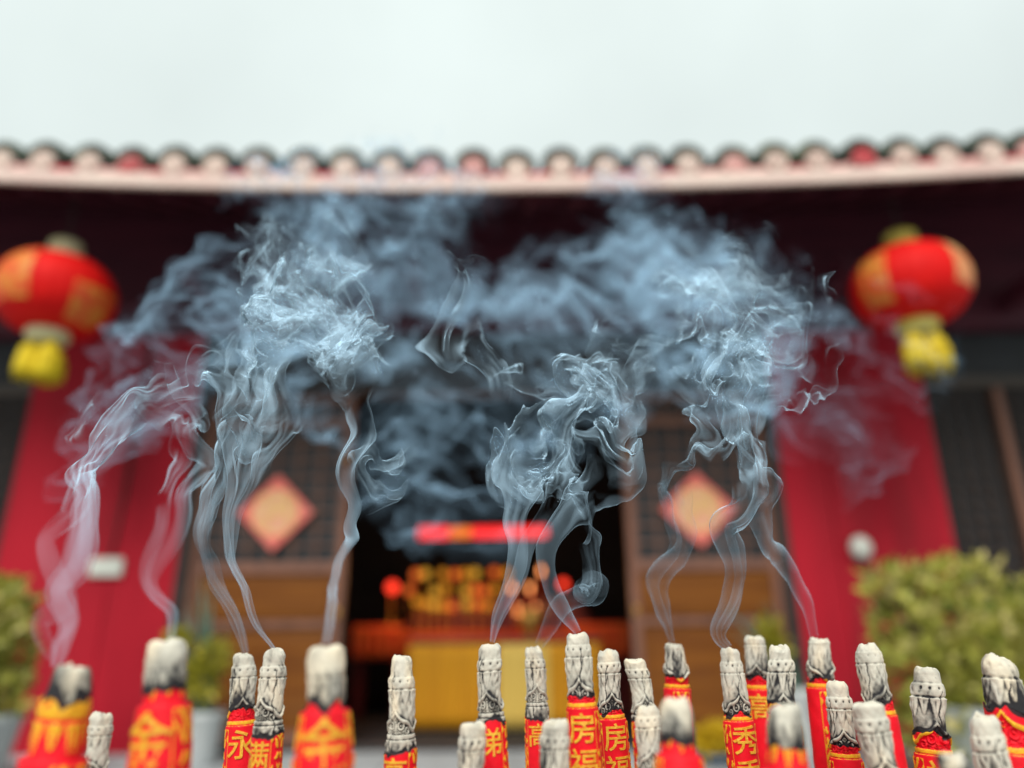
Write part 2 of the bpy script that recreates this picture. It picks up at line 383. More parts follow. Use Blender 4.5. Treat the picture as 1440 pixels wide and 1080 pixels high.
MOT = 4.85
def bed_z(): return 1.21
def make_stick(k, tip, wtip, endy, base, wbase, Y, yaw=0.0, chars='', label='', bend=0.0, capscale=1.0, lean=0.0, relief_on=1.0):
    fat = wbase > 62 and Y < .65
    rs_ = np.random.default_rng(4000 + k); relief_on = rs_.uniform(.5, .95); yaw = yaw + rs_.uniform(-.28, .28); bend = bend + rs_.uniform(-.22, .22)
    T = P(tip[0], tip[1], Y); B = P(base[0], base[1], Y + lean)
    ax = (B - T); px_len = np.linalg.norm(ax); ax = ax / px_len
    R = wbase / 2 / F * depth(B)
    bot = T + ax * ((T[2] - (bed_z() - .03)) / -ax[2])
    Ltot = np.linalg.norm(bot - T) / R
    if endy is None: s_end = (px_len / R) * 1.35
    else: s_end = np.linalg.norm(P(tip[0] + (base[0] - tip[0]) * (endy - tip[1]) / (base[1] - tip[1]), endy, Y) - T) / R
    # motif shift: where does the unburnt top lie, in radii above the present tip
    shift = capscale
    u = ax * -1; e1 = np.cross([0, 1.0, 0], u); e1 /= np.linalg.norm(e1); e2 = np.cross(u, e1)     # e1 ~ -x/+x, e2 ~ depth
    if e1[0] < 0: e1 = -e1; e2 = np.cross(u, e1)
    toCam = -e2 if e2[1] > 0 else e2                                  # points to the viewer's side
    rt_tip = wtip / 2 / F * depth(T) / R
    eff = (lambda q: np.where(q > 2.9, q + 1.95, q)) if fat else (lambda q: q)
    def ring_pos(phi, s, rad):
        cen = T[None, None, :] + ax[None, None, :] * (s * R)[..., None]
        q = np.clip(1 - s / 4.0, 0, 1) ** 1.6 + .25 * np.sin(s * 1.3 + k) * np.clip(1 - s / 6.0, 0, 1)
        cen = cen + e1[None, None, :] * (bend * R * q)[..., None] - e1[None, None, :] * 0
        p = phi - yaw
        return cen + (np.sin(p) * rad * R)[..., None] * e1[None, None, :] + (np.cos(p) * rad * R)[..., None] * toCam[None, None, :]
    def radius(phi, s, ash):
        h = relief(phi, eff(s + shift))
        base_h = .84 + .16 * sst(eff(s + shift), 4.0, 4.9)
        r = base_h + (h - base_h) * (relief_on * (.35 if fat and ash else 1.0))
        if ash:
            target = rt_tip / max(.6, .80 + .1 * (shift > .9))
            r = r * (.87 if fat else 1.0) * (target + (1.0 - target) * sst(s, 0, min(2.2, max(1.0, s_end * .8)))) * .97
            r = r * (1 + .048 * fourier(phi, s, 100 + k, 3, 2.0) + .016 * fourier(phi, s, 300 + k, 14, 12, 24))
        else:
            if fat: r = r * (.84 + .16 * sst(s, s_end, max(s_end + 1.2, px_len / R)))
            r = r * (1 + .006 * fourier(phi, s, 500 + k, 8, 6, 16))
        return r
    jag = lambda phi: s_end + .10 * fourier(phi, phi * 0, 700 + k, 4, 0, 8) + .04 * fourier(phi, phi * 0, 800 + k, 17, 0, 8)
    root = thing('incense_stick', bot, label, 'incense stick', 'joss sticks standing in the burner')
    # ash
    na = 104; nr = int(np.clip(s_end * 34, 60, 230))
    ph = np.linspace(-np.pi, np.pi, na, endpoint=False); t = np.linspace(0, 1, nr)
    PH, TT = np.meshgrid(ph, t); SS = TT * jag(PH)
    rim = .07 * fourier(PH, PH * 0, 900 + k, 4, 0, 8)
    rad = radius(PH, SS, True)
    rw_ = np.random.default_rng(70 + k).uniform(.10, .48); rnd = np.clip(SS / rw_, 0, 1); rad = rad * (1 - (.10 + .38 * rw_) * (1 - rnd) ** 2)
    # one crack running down
    r_ = np.random.default_rng(1200 + k); cphi = r_.uniform(-1.2, 1.4) + yaw; cr = gauss(np.mod(PH - cphi - .10 * np.sin(SS * 2.1 + k) - .05 * np.sin(SS * 7) + np.pi, 2 * np.pi) - np.pi, .035) * sst(SS, .8, 1.4)
    rad = rad - .06 * cr
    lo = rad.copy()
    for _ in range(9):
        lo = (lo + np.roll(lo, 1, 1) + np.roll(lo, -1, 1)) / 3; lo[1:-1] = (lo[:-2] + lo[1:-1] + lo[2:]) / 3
    cav = np.clip((lo - rad) / .042, 0, 1.2)  # relief hollows: real soot plus occlusion shade put into the ash colour
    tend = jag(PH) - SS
    soot_and_shade = cav * .72 * sst(SS, .25, .9) + cr * .9 + .80 * (1 - sst(tend + .10 * fourier(PH, SS, 40 + k, 6, 5), .0, .26)) + .52 * (1 - sst(tend + .35 * fourier(PH, SS, 140 + k, 3, 3), .0, 2.3)) + .22 * np.clip(fourier(PH, SS, 60 + k, 4, 2), 0, 2)
    soot_and_shade = np.clip(soot_and_shade - .25 * sst((rad - lo) / .03, .2, 1.0), 0, 1)
    warm = np.clip(.35 * fourier(PH, SS, 80 + k, 3, 2) + .25 * (1 - SS / 2), 0, .8)
    V = ring_pos(PH, SS - rim * (1 - sst(SS, 0, .5)), rad).reshape(-1, 3)
    # sunken burnt top: a rim, then a rough crater
    extra = []; es = []; ew = []
    for q, dz in ((.80, .015), (.55, .06), (.28, .03)):
        E = ring_pos(PH[:1], SS[:1] - rim[:1] + dz + .05 * fourier(PH[:1], PH[:1] * 0 + q * 9, 950 + k, 5, 3), rad[:1] * q).reshape(-1, 3); extra.append(E); es.append(np.full(na, .25 if q < .7 else .08)); ew.append(np.full(na, .2))
    V = np.vstack([V] + extra + [T[None] + e1[None] * bend * R])
    so_ = np.concatenate([soot_and_shade.ravel()] + es + [[.3]]); wa_ = np.concatenate([warm.ravel()] + ew + [[.2]])
    I = np.arange(nr * na).reshape(nr, na); J = np.roll(I, -1, 1)
    Fq = np.stack([I[1:], J[1:], J[:-1], I[:-1]], -1).reshape(-1, 4)
    rows = [I[0]] + [nr * na + i * na + np.arange(na) for i in range(3)]
    caps = [np.stack([rows[i], np.roll(rows[i], -1), np.roll(rows[i + 1], -1), rows[i + 1]], -1) for i in range(3)]
    last = rows[3]; ctr = len(V) - 1
    tri = np.stack([last, np.roll(last, -1), np.full(na, ctr), np.full(na, ctr)], -1)
    Fall = np.vstack([Fq] + caps).tolist() + [tuple(x[:3]) for x in tri.tolist()]
    np_mesh('burnt_ash', V, Fall, M['ash'], root, True, {'soot_and_shade': so_, 'warm': wa_})
    # painted body
    nb = int(np.clip((min(Ltot, s_end + 6) - s_end) * 26, 30, 200))
    tb = np.concatenate([np.linspace(0, 1, nb) * (min(Ltot, s_end + 6) - s_end), [Ltot - s_end]]) if Ltot > s_end + 6 else np.linspace(0, 1, nb) * (Ltot - s_end)
    PH2, TB = np.meshgrid(ph, tb); SB = jag(PH2) + TB
    SB[-1] = Ltot
    rb = radius(PH2, SB, False)
    rb[0] *= .92
    lo2 = rb.copy()
    for _ in range(7):
        lo2 = (lo2 + np.roll(lo2, 1, 1) + np.roll(lo2, -1, 1)) / 3; lo2[1:-1] = (lo2[:-2] + lo2[1:-1] + lo2[2:]) / 3
    wv = np.abs(np.mod(PH2 + np.pi / 2, np.pi) - np.pi / 2)
    zone = eff(SB + shift)
    g = np.clip((rb - lo2) / .03, -1, 1)
    orn = ((zone > .9) & (zone < 2.9)) * (relief(PH2, zone) > .88) + ((zone > 2.9) & (zone < 4.78)) * (relief(PH2, zone) > .92)
    gold = np.where(zone < 4.78, orn * 1.0, np.clip((relief(PH2, zone) - 1.045) / .03, 0, 1))
    gold = np.clip(gold, 0, 1) * .7
    sb = .8 * (1 - sst(TB + .06 * fourier(PH2, SB, 44 + k, 6, 5), .0, .12)) + .2 * (1 - sst(TB, .1, .9))  # charring at the burn line only
    Vb = ring_pos(PH2, SB, rb).reshape(-1, 3); n2 = len(tb)
    I = np.arange(n2 * na).reshape(n2, na); J = np.roll(I, -1, 1)
    np_mesh('painted_body', Vb, np.stack([I[1:], J[1:], J[:-1], I[:-1]], -1).reshape(-1, 4), M['stick'], root, True, {'gold': gold.ravel(), 'soot_and_shade': sb.ravel()})
    # raised lettering, front
    s0 = max((2.9 if fat else MOT) - shift + .15, s_end + .3)
    for ci, ch in enumerate(chars):
        G, Fg, Bd = get_glyph(ch, .008)
        hgt = 1.75; cs = s0 + hgt / 2 + ci * 2.05
        if (cs - hgt / 2) > px_len / R + .6: break
        gp = G[:, 0] * hgt * .98; gs = cs - G[:, 1] * hgt
        def pos(rr):
            return ring_pos(gp[None], gs[None], np.full((1, len(gp)), rr) if np.isscalar(rr) else rr[None])[0]
        n0 = len(gp); kf = .93 if fat else 1.0; lump = 1 + .012 * fourier(gp * 9, gs * 3, 77 + k + ci, 3, 4)
        Vt = np.vstack([pos(1.085 * kf * lump), pos(.97 * kf)])
        Ft = [list(f) for f in Fg] + [[b, a, a + n0, b + n0] for a, b in Bd]
        np_mesh('gold_character', Vt, Ft, M['goldpaint'], root, False)
    return root, T

STICKS = [
 # tip, wtip, ash end y, base, wbase, Y, yaw, chars, label, bend, shift, lean
 ((108, 940), 54, 984, (74, 1080), 86, .56, .25, '金', 'thick blurred joss stick at far left with cone of ash above gold petals', 0, .15),
 ((240, 902), 58, 970, (224, 1080), 80, .57, .15, '金', 'thick blurred stick with tall pale ash cone above a gold character, near the red wall', 0, .75),
 ((146, 1004), 30, None, (134, 1080), 36, .72, .4, '', 'short leaning all-ash stick close beside the thick stick at far left', 0, .2),
 ((345, 921), 29, 996, (337, 1080), 42, .90, -.2, '永', 'slender soft-focus stick just left of the sharp cracked one, gold strokes below ash', 0, .3),
 ((385, 915), 32, 1033, (373, 1080), 42, .765, .3, '满', 'sharp cracked grey ash stick touching the soft one on its left', 0, .0),
 ((458, 910), 56, 992, (455, 1080), 78, .57, -.1, '金', 'thick blurred stick whose ash hangs lower on the right, in front of the brown door', 0, .7),
 ((566, 922), 27, 1055, (563, 1080), 44, .765, .2, '高', 'sharp tall ash stick with stepped tip before the black gap beside the yellow altar', 0, -.3),
 ((684, 907), 33, 1015, (694, 1080), 41, .765, .0, '梯', 'sharp ornate ash stick with smoke leaving its tip before the yellow altar cloth', 0, .0),
 ((663, 1018), 37, None, (662, 1080), 43, .70, .1, '', 'low ash stump with flat round top in front of the ornate smoking stick', 0, .2),
 ((753, 911), 24, 1010, (757, 1080), 34, .92, .0, '高', 'thin soft-focus stick rising behind the second low stump before the altar', 0, .1),
 ((779, 1014), 37, None, (778, 1080), 46, .69, -.2, '', 'low pale stump with cracked front at the foot of the tallest stick', 0, .2),
 ((812, 892), 31, 978, (824, 1080), 45, .765, .0, '房福', 'tallest sharp stick with the gold character 房 on clean red paint', 0, .35),
 ((852, 915), 29, 1000, (866, 1080), 40, .87, .0, '房福', 'soft-focus stick with the gold character 房 right behind the tallest one', 0, .2),
 ((900, 927), 30, 1015, (912, 1080), 36, .765, .1, '', 'sharp ash stick bent to the left with a rounded tip before the black doorway', -.35, .3),
 ((906, 994), 31, None, (915, 1080), 40, .735, -.3, '', 'broken-edged ash stump standing against the bent ash stick', 0, .4),
 ((950, 906), 26, 952, (957, 1080), 38, .96, 1.5, '', 'small blurred stick showing above the wide white stump, orange band below its ash', 0, 1.6),
 ((952, 983), 48, 1042, (956, 1080), 66, .60, .0, '', 'wide blurred white stump with flared ash above a gold and red band', 0, .7),
 ((1026, 913), 26, 1005, (1046, 1080), 42, .89, .0, '秀秀', 'soft-focus stick with round tip and the gold character 秀 beside the wide white stump', 0, .2),
 ((1060, 896), 27, 953, (1078, 1080), 40, .97, .2, '高', 'blurred grey-tipped stick behind the sharp flared ash stick', 0, 1.2),
 ((1091, 910), 29, 990, (1110, 1080), 44, .765, .0, '', 'sharp ash stick with dark arched hollow above the widest white stump', 0, .2),
 ((1099, 992), 47, 1052, (1107, 1080), 70, .60, .2, '', 'widest blurred white stump with a dark charred collar below its ash', 0, .5),
 ((1147, 899), 29, 953, (1168, 1080), 42, .95, 1.5, '', 'blurred stick with short ash and orange scrolls against the right red wall', 0, 1.6),
 ((1176, 960), 30, 1048, (1191, 1080), 42, .86, .4, '', 'soft-focus shorter stick with tapered ash right of the orange scrolled stick', 0, .1),
 ((1219, 906), 30, 988, (1251, 1080), 46, .765, -.7, '', 'sharp square-topped tall stick with burnt black foot at the right red wall', 0, .6),
 ((1222, 990), 43, None, (1243, 1080), 50, .71, .3, '', 'broad ash stump standing in front of the square-topped tall stick', 0, .3),
 ((1299, 939), 33, 1030, (1316, 1080), 50, .82, .0, '福', 'lone stick with finger-round tip and gable ornament before the right shrub', 0, .2),
 ((1404, 924), 37, 996, (1427, 1080), 66, .765, .9, '', 'sharp narrow-tipped stick on a wide red body with gold lines at far right', 0, .9),
 ((1375, 1010), 40, None, (1397, 1080), 54, .70, .2, '', 'ash stump in front of the far right stick with the wide red body', 0, .2),
 ((1336, 1062), 46, None, (1340, 1080), 52, .56, .0, '', 'very blurred white tip barely showing at the bottom edge near the right shrub', 0, -.2),
]
TIPS = []
for k, st in enumerate(STICKS):
    tip, wt, ey, base, wb, Y, yaw, chars, label, bend, shift = st
    r, T = make_stick(k, tip, wt, ey, base, wb, Y, yaw, chars, label, bend, shift)
    TIPS.append(T)

# burner below the frame
br = thing('incense_burner', (0, .80, .0), 'bronze incense burner full of ash below the joss sticks', 'incense burner')
b = MB(); z0, z1 = .72, 1.235
x0, x1, y0, y1 = -.85, .85, .40, 1.22; tck = .035
b.box(x0, x1, y0, y0 + tck, z0, z1, .01); b.box(x0, x1, y1 - tck, y1, z0, z1, .01); b.box(x0, x0 + tck, y0 + tck - .003, y1 - tck + .003, z0, z1 - .002, .01); b.box(x1 - tck, x1, y0 + tck - .003, y1 - tck + .003, z0, z1 - .002, .01)
b.box(x0 + .03, x1 - .03, y0 + .03, y1 - .03, z0 + .003, z0 + .04)
b.build('basin', M['bronze'], br)
for sx in (-1, 1):
    for sy in (-1, 1):
        MB().tube([(sx * .72, .81 + sy * .30, z0 + .02), (sx * .75, .81 + sy * .33, .45), (sx * .70, .81 + sy * .30, .2), (sx * .74, .81 + sy * .33, .004)], [.07, .055, .045, .06], 12).build('leg', M['bronze'], br, True)
gx, gy = np.meshgrid(np.linspace(x0 + tck, x1 - tck, 60), np.linspace(y0 + tck, y1 - tck, 40))
gz = 1.205 + .006 * np.sin(gx * 17 + gy * 9) + .005 * np.sin(gx * 31 - gy * 23)
I = np.arange(60 * 40).reshape(40, 60)
np_mesh('ash_bed', np.stack([gx, gy, gz], -1).reshape(-1, 3), np.stack([I[:-1, :-1], I[:-1, 1:], I[1:, 1:], I[1:, :-1]], -1).reshape(-1, 4), M['sand'], br, True)

# ------------------------------------------------------------------ ground and terrace
FL = .66
FY = 6.3
g = MB(); g.box(-400, 400, -400, 400, -.3, 0); props(g.build('ground', M['paving']), kind='structure')
g = MB(); g.box(-9, 9, 3.9, 14, .004, FL - .05)
props(g.build('terrace_floor', M['terrace']), kind='structure')
g = MB()
for i in range(20):
    for j in range(5):
        xa = -9 + i * .9; ya = 3.86 + j * .5
        g.box(xa + .004, xa + .896, ya + .004, ya + .496, FL - .048, FL, .006)
props(g.build('terrace_paving', M['terrace']), kind='structure')
g = MB()
for i in range(4): g.box(-2.0, 2.0, 3.9 - .32 * (i + 1), 3.9 - .32 * i - .002, .002, FL - .12 * (i + 1) - .05)
props(g.build('terrace_steps', M['terrace']), kind='structure')

# ------------------------------------------------------------------ temple hall
hall = thing('temple_hall', (0, FY, FL), 'red walled temple hall with tiled eaves and open lattice doors behind the smoke', 'temple')
def X(px, py=660, Y=FY): return float(P(px, py, Y)[0])
def Z(py, Y=FY, px=720): return float(P(px, py, Y)[2])
ztop = Z(468); zbeam = Z(552)
xl0, xl1 = X(22), X(272); xr0, xr1 = X(1092), X(1322)
# red wall panels, two boards each with a seam
def panel(xa, xb, seam):
    m = MB(); m.box(xa, seam - .004, FY, FY + .12, FL, ztop, .004); m.box(seam + .004, xb, FY, FY + .12, FL, ztop, .004); m.box(xa + .01, xb - .01, FY + .02, FY + .10, FL + .01, ztop - .01)
    m.build('red_wall_panel', M['red'], hall)
panel(xl0, xl1, X(172, 700)); panel(xr0, xr1, X(1168, 700))
for (xa, xb) in ((xl1 - .03, xl1 + .06), (xr0 - .06, xr0 + .03)):
    MB().box(xa, xb, FY - .03, FY + .16, FL, ztop + .002, .01).build('door_jamb', M['darkwood'], hall)
# beams
zc = 5.47
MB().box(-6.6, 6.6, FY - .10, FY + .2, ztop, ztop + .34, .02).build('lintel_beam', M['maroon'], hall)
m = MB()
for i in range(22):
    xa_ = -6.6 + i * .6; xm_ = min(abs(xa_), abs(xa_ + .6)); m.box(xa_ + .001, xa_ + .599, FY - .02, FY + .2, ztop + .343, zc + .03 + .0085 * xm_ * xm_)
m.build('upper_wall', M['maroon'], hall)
m = MB().box(xl1 + .065, xr0 - .065, FY + .0, FY + .16, zbeam, ztop - .003, .01); m.build('door_lintel', M['darkwood'], hall)
for i, px in enumerate((60, 330, 600, 860, 1130, 1390)):
    xx = X(px, 380)
    MB().box(xx - .07, xx + .07, FY - .9, FY - .103, ztop + .10, ztop + .30, .02).build('beam_end', M['maroon'], hall)
# outer lattice windows
def grid_lattice(xa, xb, ya, za, zb, nx, nz, w, dpt):
    m = MB()
    for i in range(nx + 1):
        x = xa + (xb - xa) * i / nx; m.box(x - w / 2, x + w / 2, ya, ya + dpt, za, zb)
    for j in range(nz + 1):
        z = za + (zb - za) * j / nz; m.box(xa, xb, ya + .003, ya + dpt - .003, z - w / 2, z + w / 2)
    return m
def side_window(xa, xb, muls):
    zr = Z(540); zs = 1.75
    wroot = MB().box(xa, xb, FY + .09, FY + .16, FL, ztop - .004).build('lattice_window', M['backing'], hall)
    MB().box(xa, xb, FY + .02, FY + .088, zr - .06, zr + .05, .008).build('window_rail', M['rail'], wroot)
    grid_lattice(xa + .02, xb - .02, FY + .05, zs, zr - .065, max(4, int((xb - xa) / .13)), 14, .022, .03).build('lattice', M['lattice'], wroot)
    MB().box(xa, xb, FY + .0, FY + .085, FL, zs - .03, .008).build('sill_panel', M['brown'], wroot)
    for x in muls: MB().box(x - .04, x + .04, FY + .01, FY + .086, zs - .028, zr - .063, .008).build('mullion', M['frame'], wroot)
side_window(-5.9, xl0 - .003, (-4.9,)); side_window(xr1 + .003, 5.9, (X(1425, 640), 5.0))
for sx in (-1, 1):
    MB().box(min(sx * 5.903, sx * 6.6), max(sx * 5.903, sx * 6.6), FY, FY + .2, FL, ztop - .003, .01).build('end_wall', M['red'], hall)
    MB().box(min(sx * 6.4, sx * 6.6), max(sx * 6.4, sx * 6.6), FY + .203, 11.8, FL, zc, .01).build('side_wall', M['red'], hall)
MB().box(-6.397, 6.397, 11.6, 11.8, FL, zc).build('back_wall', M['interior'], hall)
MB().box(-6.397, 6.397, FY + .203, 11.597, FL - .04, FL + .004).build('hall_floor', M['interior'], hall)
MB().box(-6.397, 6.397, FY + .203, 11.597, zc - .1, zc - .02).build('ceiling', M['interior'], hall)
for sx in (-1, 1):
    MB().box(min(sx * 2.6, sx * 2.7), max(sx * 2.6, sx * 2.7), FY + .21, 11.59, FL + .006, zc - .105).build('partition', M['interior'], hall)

# door leaves beside the opening
def leaf(xa, xb, sgn):
    ya = FY + .03; zt = zbeam - .003; w = .075
    root = MB().box(xa + w, xb - w, ya + .055, ya + .07, Z(790), zt - .05).build('door_leaf', M['backing'], hall)
    fm = MB(); fm.box(xa, xa + w, ya, ya + .09, FL + .05, zt, .008); fm.box(xb - w, xb, ya, ya + .09, FL + .05, zt, .008)
    for zz, hh in ((zt - .05, .05), (Z(592) - .035, .07), (Z(797) - .04, .09), (Z(875) - .03, .06), (FL + .05, .10)):
        fm.box(xa + w - .004, xb - w + .004, ya + .005, ya + .085, zz, zz + hh - .002, .006)
    fm.build('door_frame', M['frame'] , root)
    lt = grid_lattice(xa + w, xb - w, ya + .02, Z(597), zt - .06, 7, 3, .018, .03); lt.build('lattice', M['doorlattice'], root)
    lt = grid_lattice(xa + w, xb - w, ya + .022, Z(793) + .03, Z(592) - .04, 6, 8, .024, .03)
    lt.build('lattice', M['doorlattice'], root)
    pn = MB(); pn.box(xa + w - .003, xb - w + .003, ya + .03, ya + .06, Z(872) + .02, Z(797) - .04, .004)
    pn.box(xa + w + .05, xb - w - .05, ya + .018, ya + .04, Z(872) + .06, Z(797) - .08, .012)
    pn.build('rail_panel', M['brown'], root)
    pn = MB(); pn.box(xa + w - .003, xb - w + .003, ya + .03, ya + .06, FL + .14, Z(875) - .03, .004)
    pn.box(xa + w + .05, xb - w - .05, ya + .016, ya + .04, FL + .20, Z(875) - .10, .014)
    pn.build('lower_panel', M['brown'], root)
    for zz in (Z(640), Z(860)): MB().lathe((xb - .035 if sgn < 0 else xa + .035, ya - .004, zz), [(.012, -.04), (.016, -.02), (.016, .02), (.012, .04)], 12).build('door_knob', M['brass'], root, True)
leaf(xl1 + .063, X(492), -1); leaf(X(878), xr0 - .063, 1)
MB().box(xl1 + .063, xr0 - .063, FY + .02, FY + .13, FL + .002, FL + .048, .008).build('threshold', M['darkwood'], hall)

# roof ------------------------------------------------------------
EY = 4.5; EZ = Z(273, EY)
def sag(x): return .0085 * x * x
SL = math.tan(math.radians(24)); RD = 4.6
def roof_z(y): return (y - EY) * SL + .05 * (y - EY) ** 2 * .5
xs = np.linspace(-7.4, 7.4, 60); ys = np.linspace(EY - .02, EY + RD, 16)
GX, GY = np.meshgrid(xs, ys)
def slab(z_off, thick, name, mat, parent):
    top = np.stack([GX, GY, EZ + z_off + sag(GX) + roof_z(GY)], -1).reshape(-1, 3); bot = top - [0, 0, thick]
    n = len(top); r, c = GX.shape; I = np.arange(n).reshape(r, c)
    up = np.stack([I[:-1, :-1], I[:-1, 1:], I[1:, 1:], I[1:, :-1]], -1).reshape(-1, 4); dn = up[:, ::-1] + n
    ring = np.concatenate([I[0, :], I[1:, -1], I[-1, -2::-1], I[-2:0:-1, 0]]); r2 = np.roll(ring, -1)
    sd = np.stack([ring, ring + n, r2 + n, r2], -1)
    return np_mesh(name, np.vstack([top, bot]), np.vstack([up, dn, sd]), mat, parent)
roof = slab(.16, .05, 'roof', M['tile'], hall)
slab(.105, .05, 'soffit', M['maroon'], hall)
yr = EY + RD; zr_ = EZ + .16 + roof_z(yr)
bk = MB(); nb_ = len(xs)
for x in xs: bk.v += [(x, yr + .003, zr_ + sag(x)), (x, yr + 4.2, EZ + .3 + sag(x)), (x, yr + 4.2, EZ + .25 + sag(x)), (x, yr + .003, zr_ - .05 + sag(x))]
for i in range(nb_ - 1):
    for q in range(4): bk.f.append((i * 4 + q, i * 4 + (q + 1) % 4, i * 4 + 4 + (q + 1) % 4, i * 4 + 4 + q))
bk.build('back_roof', M['tile'], hall)
pitch = .305
k0 = int(7.2 / pitch)
vary = random.Random(5)
for i in range(-k0, k0 + 1):
    x = i * pitch + .05 + vary.uniform(-.014, .014); zb = EZ + sag(x) + vary.uniform(-.012, .012)
    # round cover tile running up the slope, tile by tile
    V = []; Fc = []; nn = 12; rows = []
    for j in range(17):
        y = EY - .05 + RD * (j / 16.0); rr = .098
        for e in ((0, .140), (1, .130)):
            yy = y + (RD / 16 - .004) * e[0]
            if j == 16 and e[0] == 1: continue
            for q in range(nn):
                a = math.pi * (q / (nn - 1)) ; V.append((x + e[1] * math.cos(a), yy, zb + .205 + roof_z(max(yy, EY)) + e[1] * math.sin(a) * 1.0))
    nr_ = len(V) // nn
    for r_ in range(nr_ - 1):
        for q in range(nn - 1): Fc.append((r_ * nn + q, (r_ + 1) * nn + q, (r_ + 1) * nn + q + 1, r_ * nn + q + 1))
    ct = MB().add(V, Fc).build('cover_tile', M['tile'], roof, True)
    sm = ct.modifiers.new('thickness', 'SOLIDIFY'); sm.thickness = .05; sm.offset = -1
    # end disc with a raised boss
    t = vary.random(); mt = M['cream'] if t < .5 else M['pink'] if t < .82 else M['redtile']
    m = MB(); V = []; Fc = []; nn = 24
    for rr, dy in ((.080, .05), (.080, -.010), (.068, -.014), (.062, -.004), (.040, -.004), (.032, -.012), (.004, -.015)):
        for q in range(nn):
            a = 2 * math.pi * q / nn; V.append((x + rr * math.cos(a), EY - .055 + dy, zb + .178 + rr * math.sin(a)))
    for r_ in range(6):
        for q in range(nn): Fc.append((r_ * nn + q, (r_ + 1) * nn + q, (r_ + 1) * nn + (q + 1) % nn, r_ * nn + (q + 1) % nn))
    Fc.append(tuple(6 * nn + q for q in range(nn)))
    m.add(V, [f[::-1] for f in Fc]).build('tile_end', mt, roof, True)
    # drip tile between two covers
    xd = x + pitch / 2; zd = EZ + sag(xd); V = []; Fc = []; nn = 13
    for dy in (0, .02):
        for q in range(nn):
            u = -1 + 2 * q / (nn - 1); V.append((xd + u * .10, EY - .045 + dy, zd + .165 - .02 * (1 - u * u)))
        for q in range(nn):
            u = -1 + 2 * q / (nn - 1); V.append((xd + u * .10, EY - .045 + dy, zd + .145 - .075 * (1 - abs(u) ** 1.6)))
    for q in range(nn - 1):
        Fc += [(q, nn + q, nn + q + 1, q + 1), (2 * nn + q, 2 * nn + q + 1, 3 * nn + q + 1, 3 * nn + q), (q, q + 1, 2 * nn + q + 1, 2 * nn + q), (nn + q, 3 * nn + q, 3 * nn + q + 1, nn + q + 1)]
    MB().add(V, Fc).build('drip_tile', M['redtile'] if vary.random() < .45 else M['pink'], roof, True)
# fascia following the sag
V = []; Fc = []
for i, x in enumerate(np.linspace(-7.4, 7.4, 60)):
    z = EZ + sag(x)
    V += [(x, EY - .085, z - .01), (x, EY - .04, z - .01), (x, EY - .04, z + .085), (x, EY - .085, z + .085)]
for i in range(59):
    a = i * 4; c = a + 4
    for q in range(4): Fc.append((a + q, c + q, c + (q + 1) % 4, a + (q + 1) % 4))
MB().add(V, [f[::-1] for f in Fc]).build('fascia_board', M['fascia'], hall)
for x in np.arange(-7.1, 7.2, .33):
    y1 = FY - .025; m = MB()
    za = EZ + sag(x) + .052; zb2 = EZ + sag(x) + .052 + roof_z(y1)
    m.add([(x - .04, EY + .05, za - .07), (x + .04, EY + .05, za - .07), (x + .04, EY + .05, za), (x - .04, EY + .05, za), (x - .04, y1, zb2 - .07), (x + .04, y1, zb2 - .07), (x + .04, y1, zb2), (x - .04, y1, zb2)],
          [(0, 1, 2, 3), (7, 6, 5, 4), (0, 4, 5, 1), (1, 5, 6, 2), (2, 6, 7, 3), (3, 7, 4, 0)])
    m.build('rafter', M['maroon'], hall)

# ------------------------------------------------------------------ things on the facade
p = P(152, 798, FY); dpx = depth(p) / F
t = thing('junction_box', (p[0], FY - .001, p[2]), 'small white box with a thin cable on the left red wall', 'box')
hw, hh = 23 * dpx, 12.5 * dpx
MB().box(p[0] - hw, p[0] + hw, FY - .05, FY - .001, p[2] - hh, p[2] + hh, .012).build('cover', M['white'], t)
q = P(186, 640, FY)
MB().tube([(p[0] + .01, FY - .012, p[2] + hh - .01), (p[0] + .03, FY - .012, p[2] + .25), (p[0] + .05, FY - .012, p[2] + .6), (q[0], FY - .012, q[2]), (q[0] + .02, FY - .012, ztop - .1)], .012, 8).build('cable', M['cord'], t, True)
p = P(1206, 772, FY)
t = thing('wall_lamp', (p[0], FY - .001, p[2]), 'round white fitting on the right red wall above the shrub', 'lamp')
m = MB(); V = []; Fc = []; nn = 24; pr = [(.05, 0), (.055, -.03), (.080, -.035), (.090, -.06), (.075, -.10), (.04, -.125), (.004, -.13)]
for rr, dy in pr:
    for k in range(nn): a = 2 * math.pi * k / nn; V.append((p[0] + rr * math.cos(a), FY - .002 + dy, p[2] + rr * 1.12 * math.sin(a)))
for i in range(len(pr) - 1):
    for k in range(nn): Fc.append((i * nn + k, i * nn + (k + 1) % nn, (i + 1) * nn + (k + 1) % nn, (i + 1) * nn + k))
Fc.append(tuple((len(pr) - 1) * nn + k for k in range(nn)))
m.add(V, Fc).build('globe', M['white'], t, True)
MB().box(p[0] - .07, p[0] + .07, FY - .012, FY - .002, p[2] - .09, p[2] + .09, .004).build('backplate', M['cord'], t)

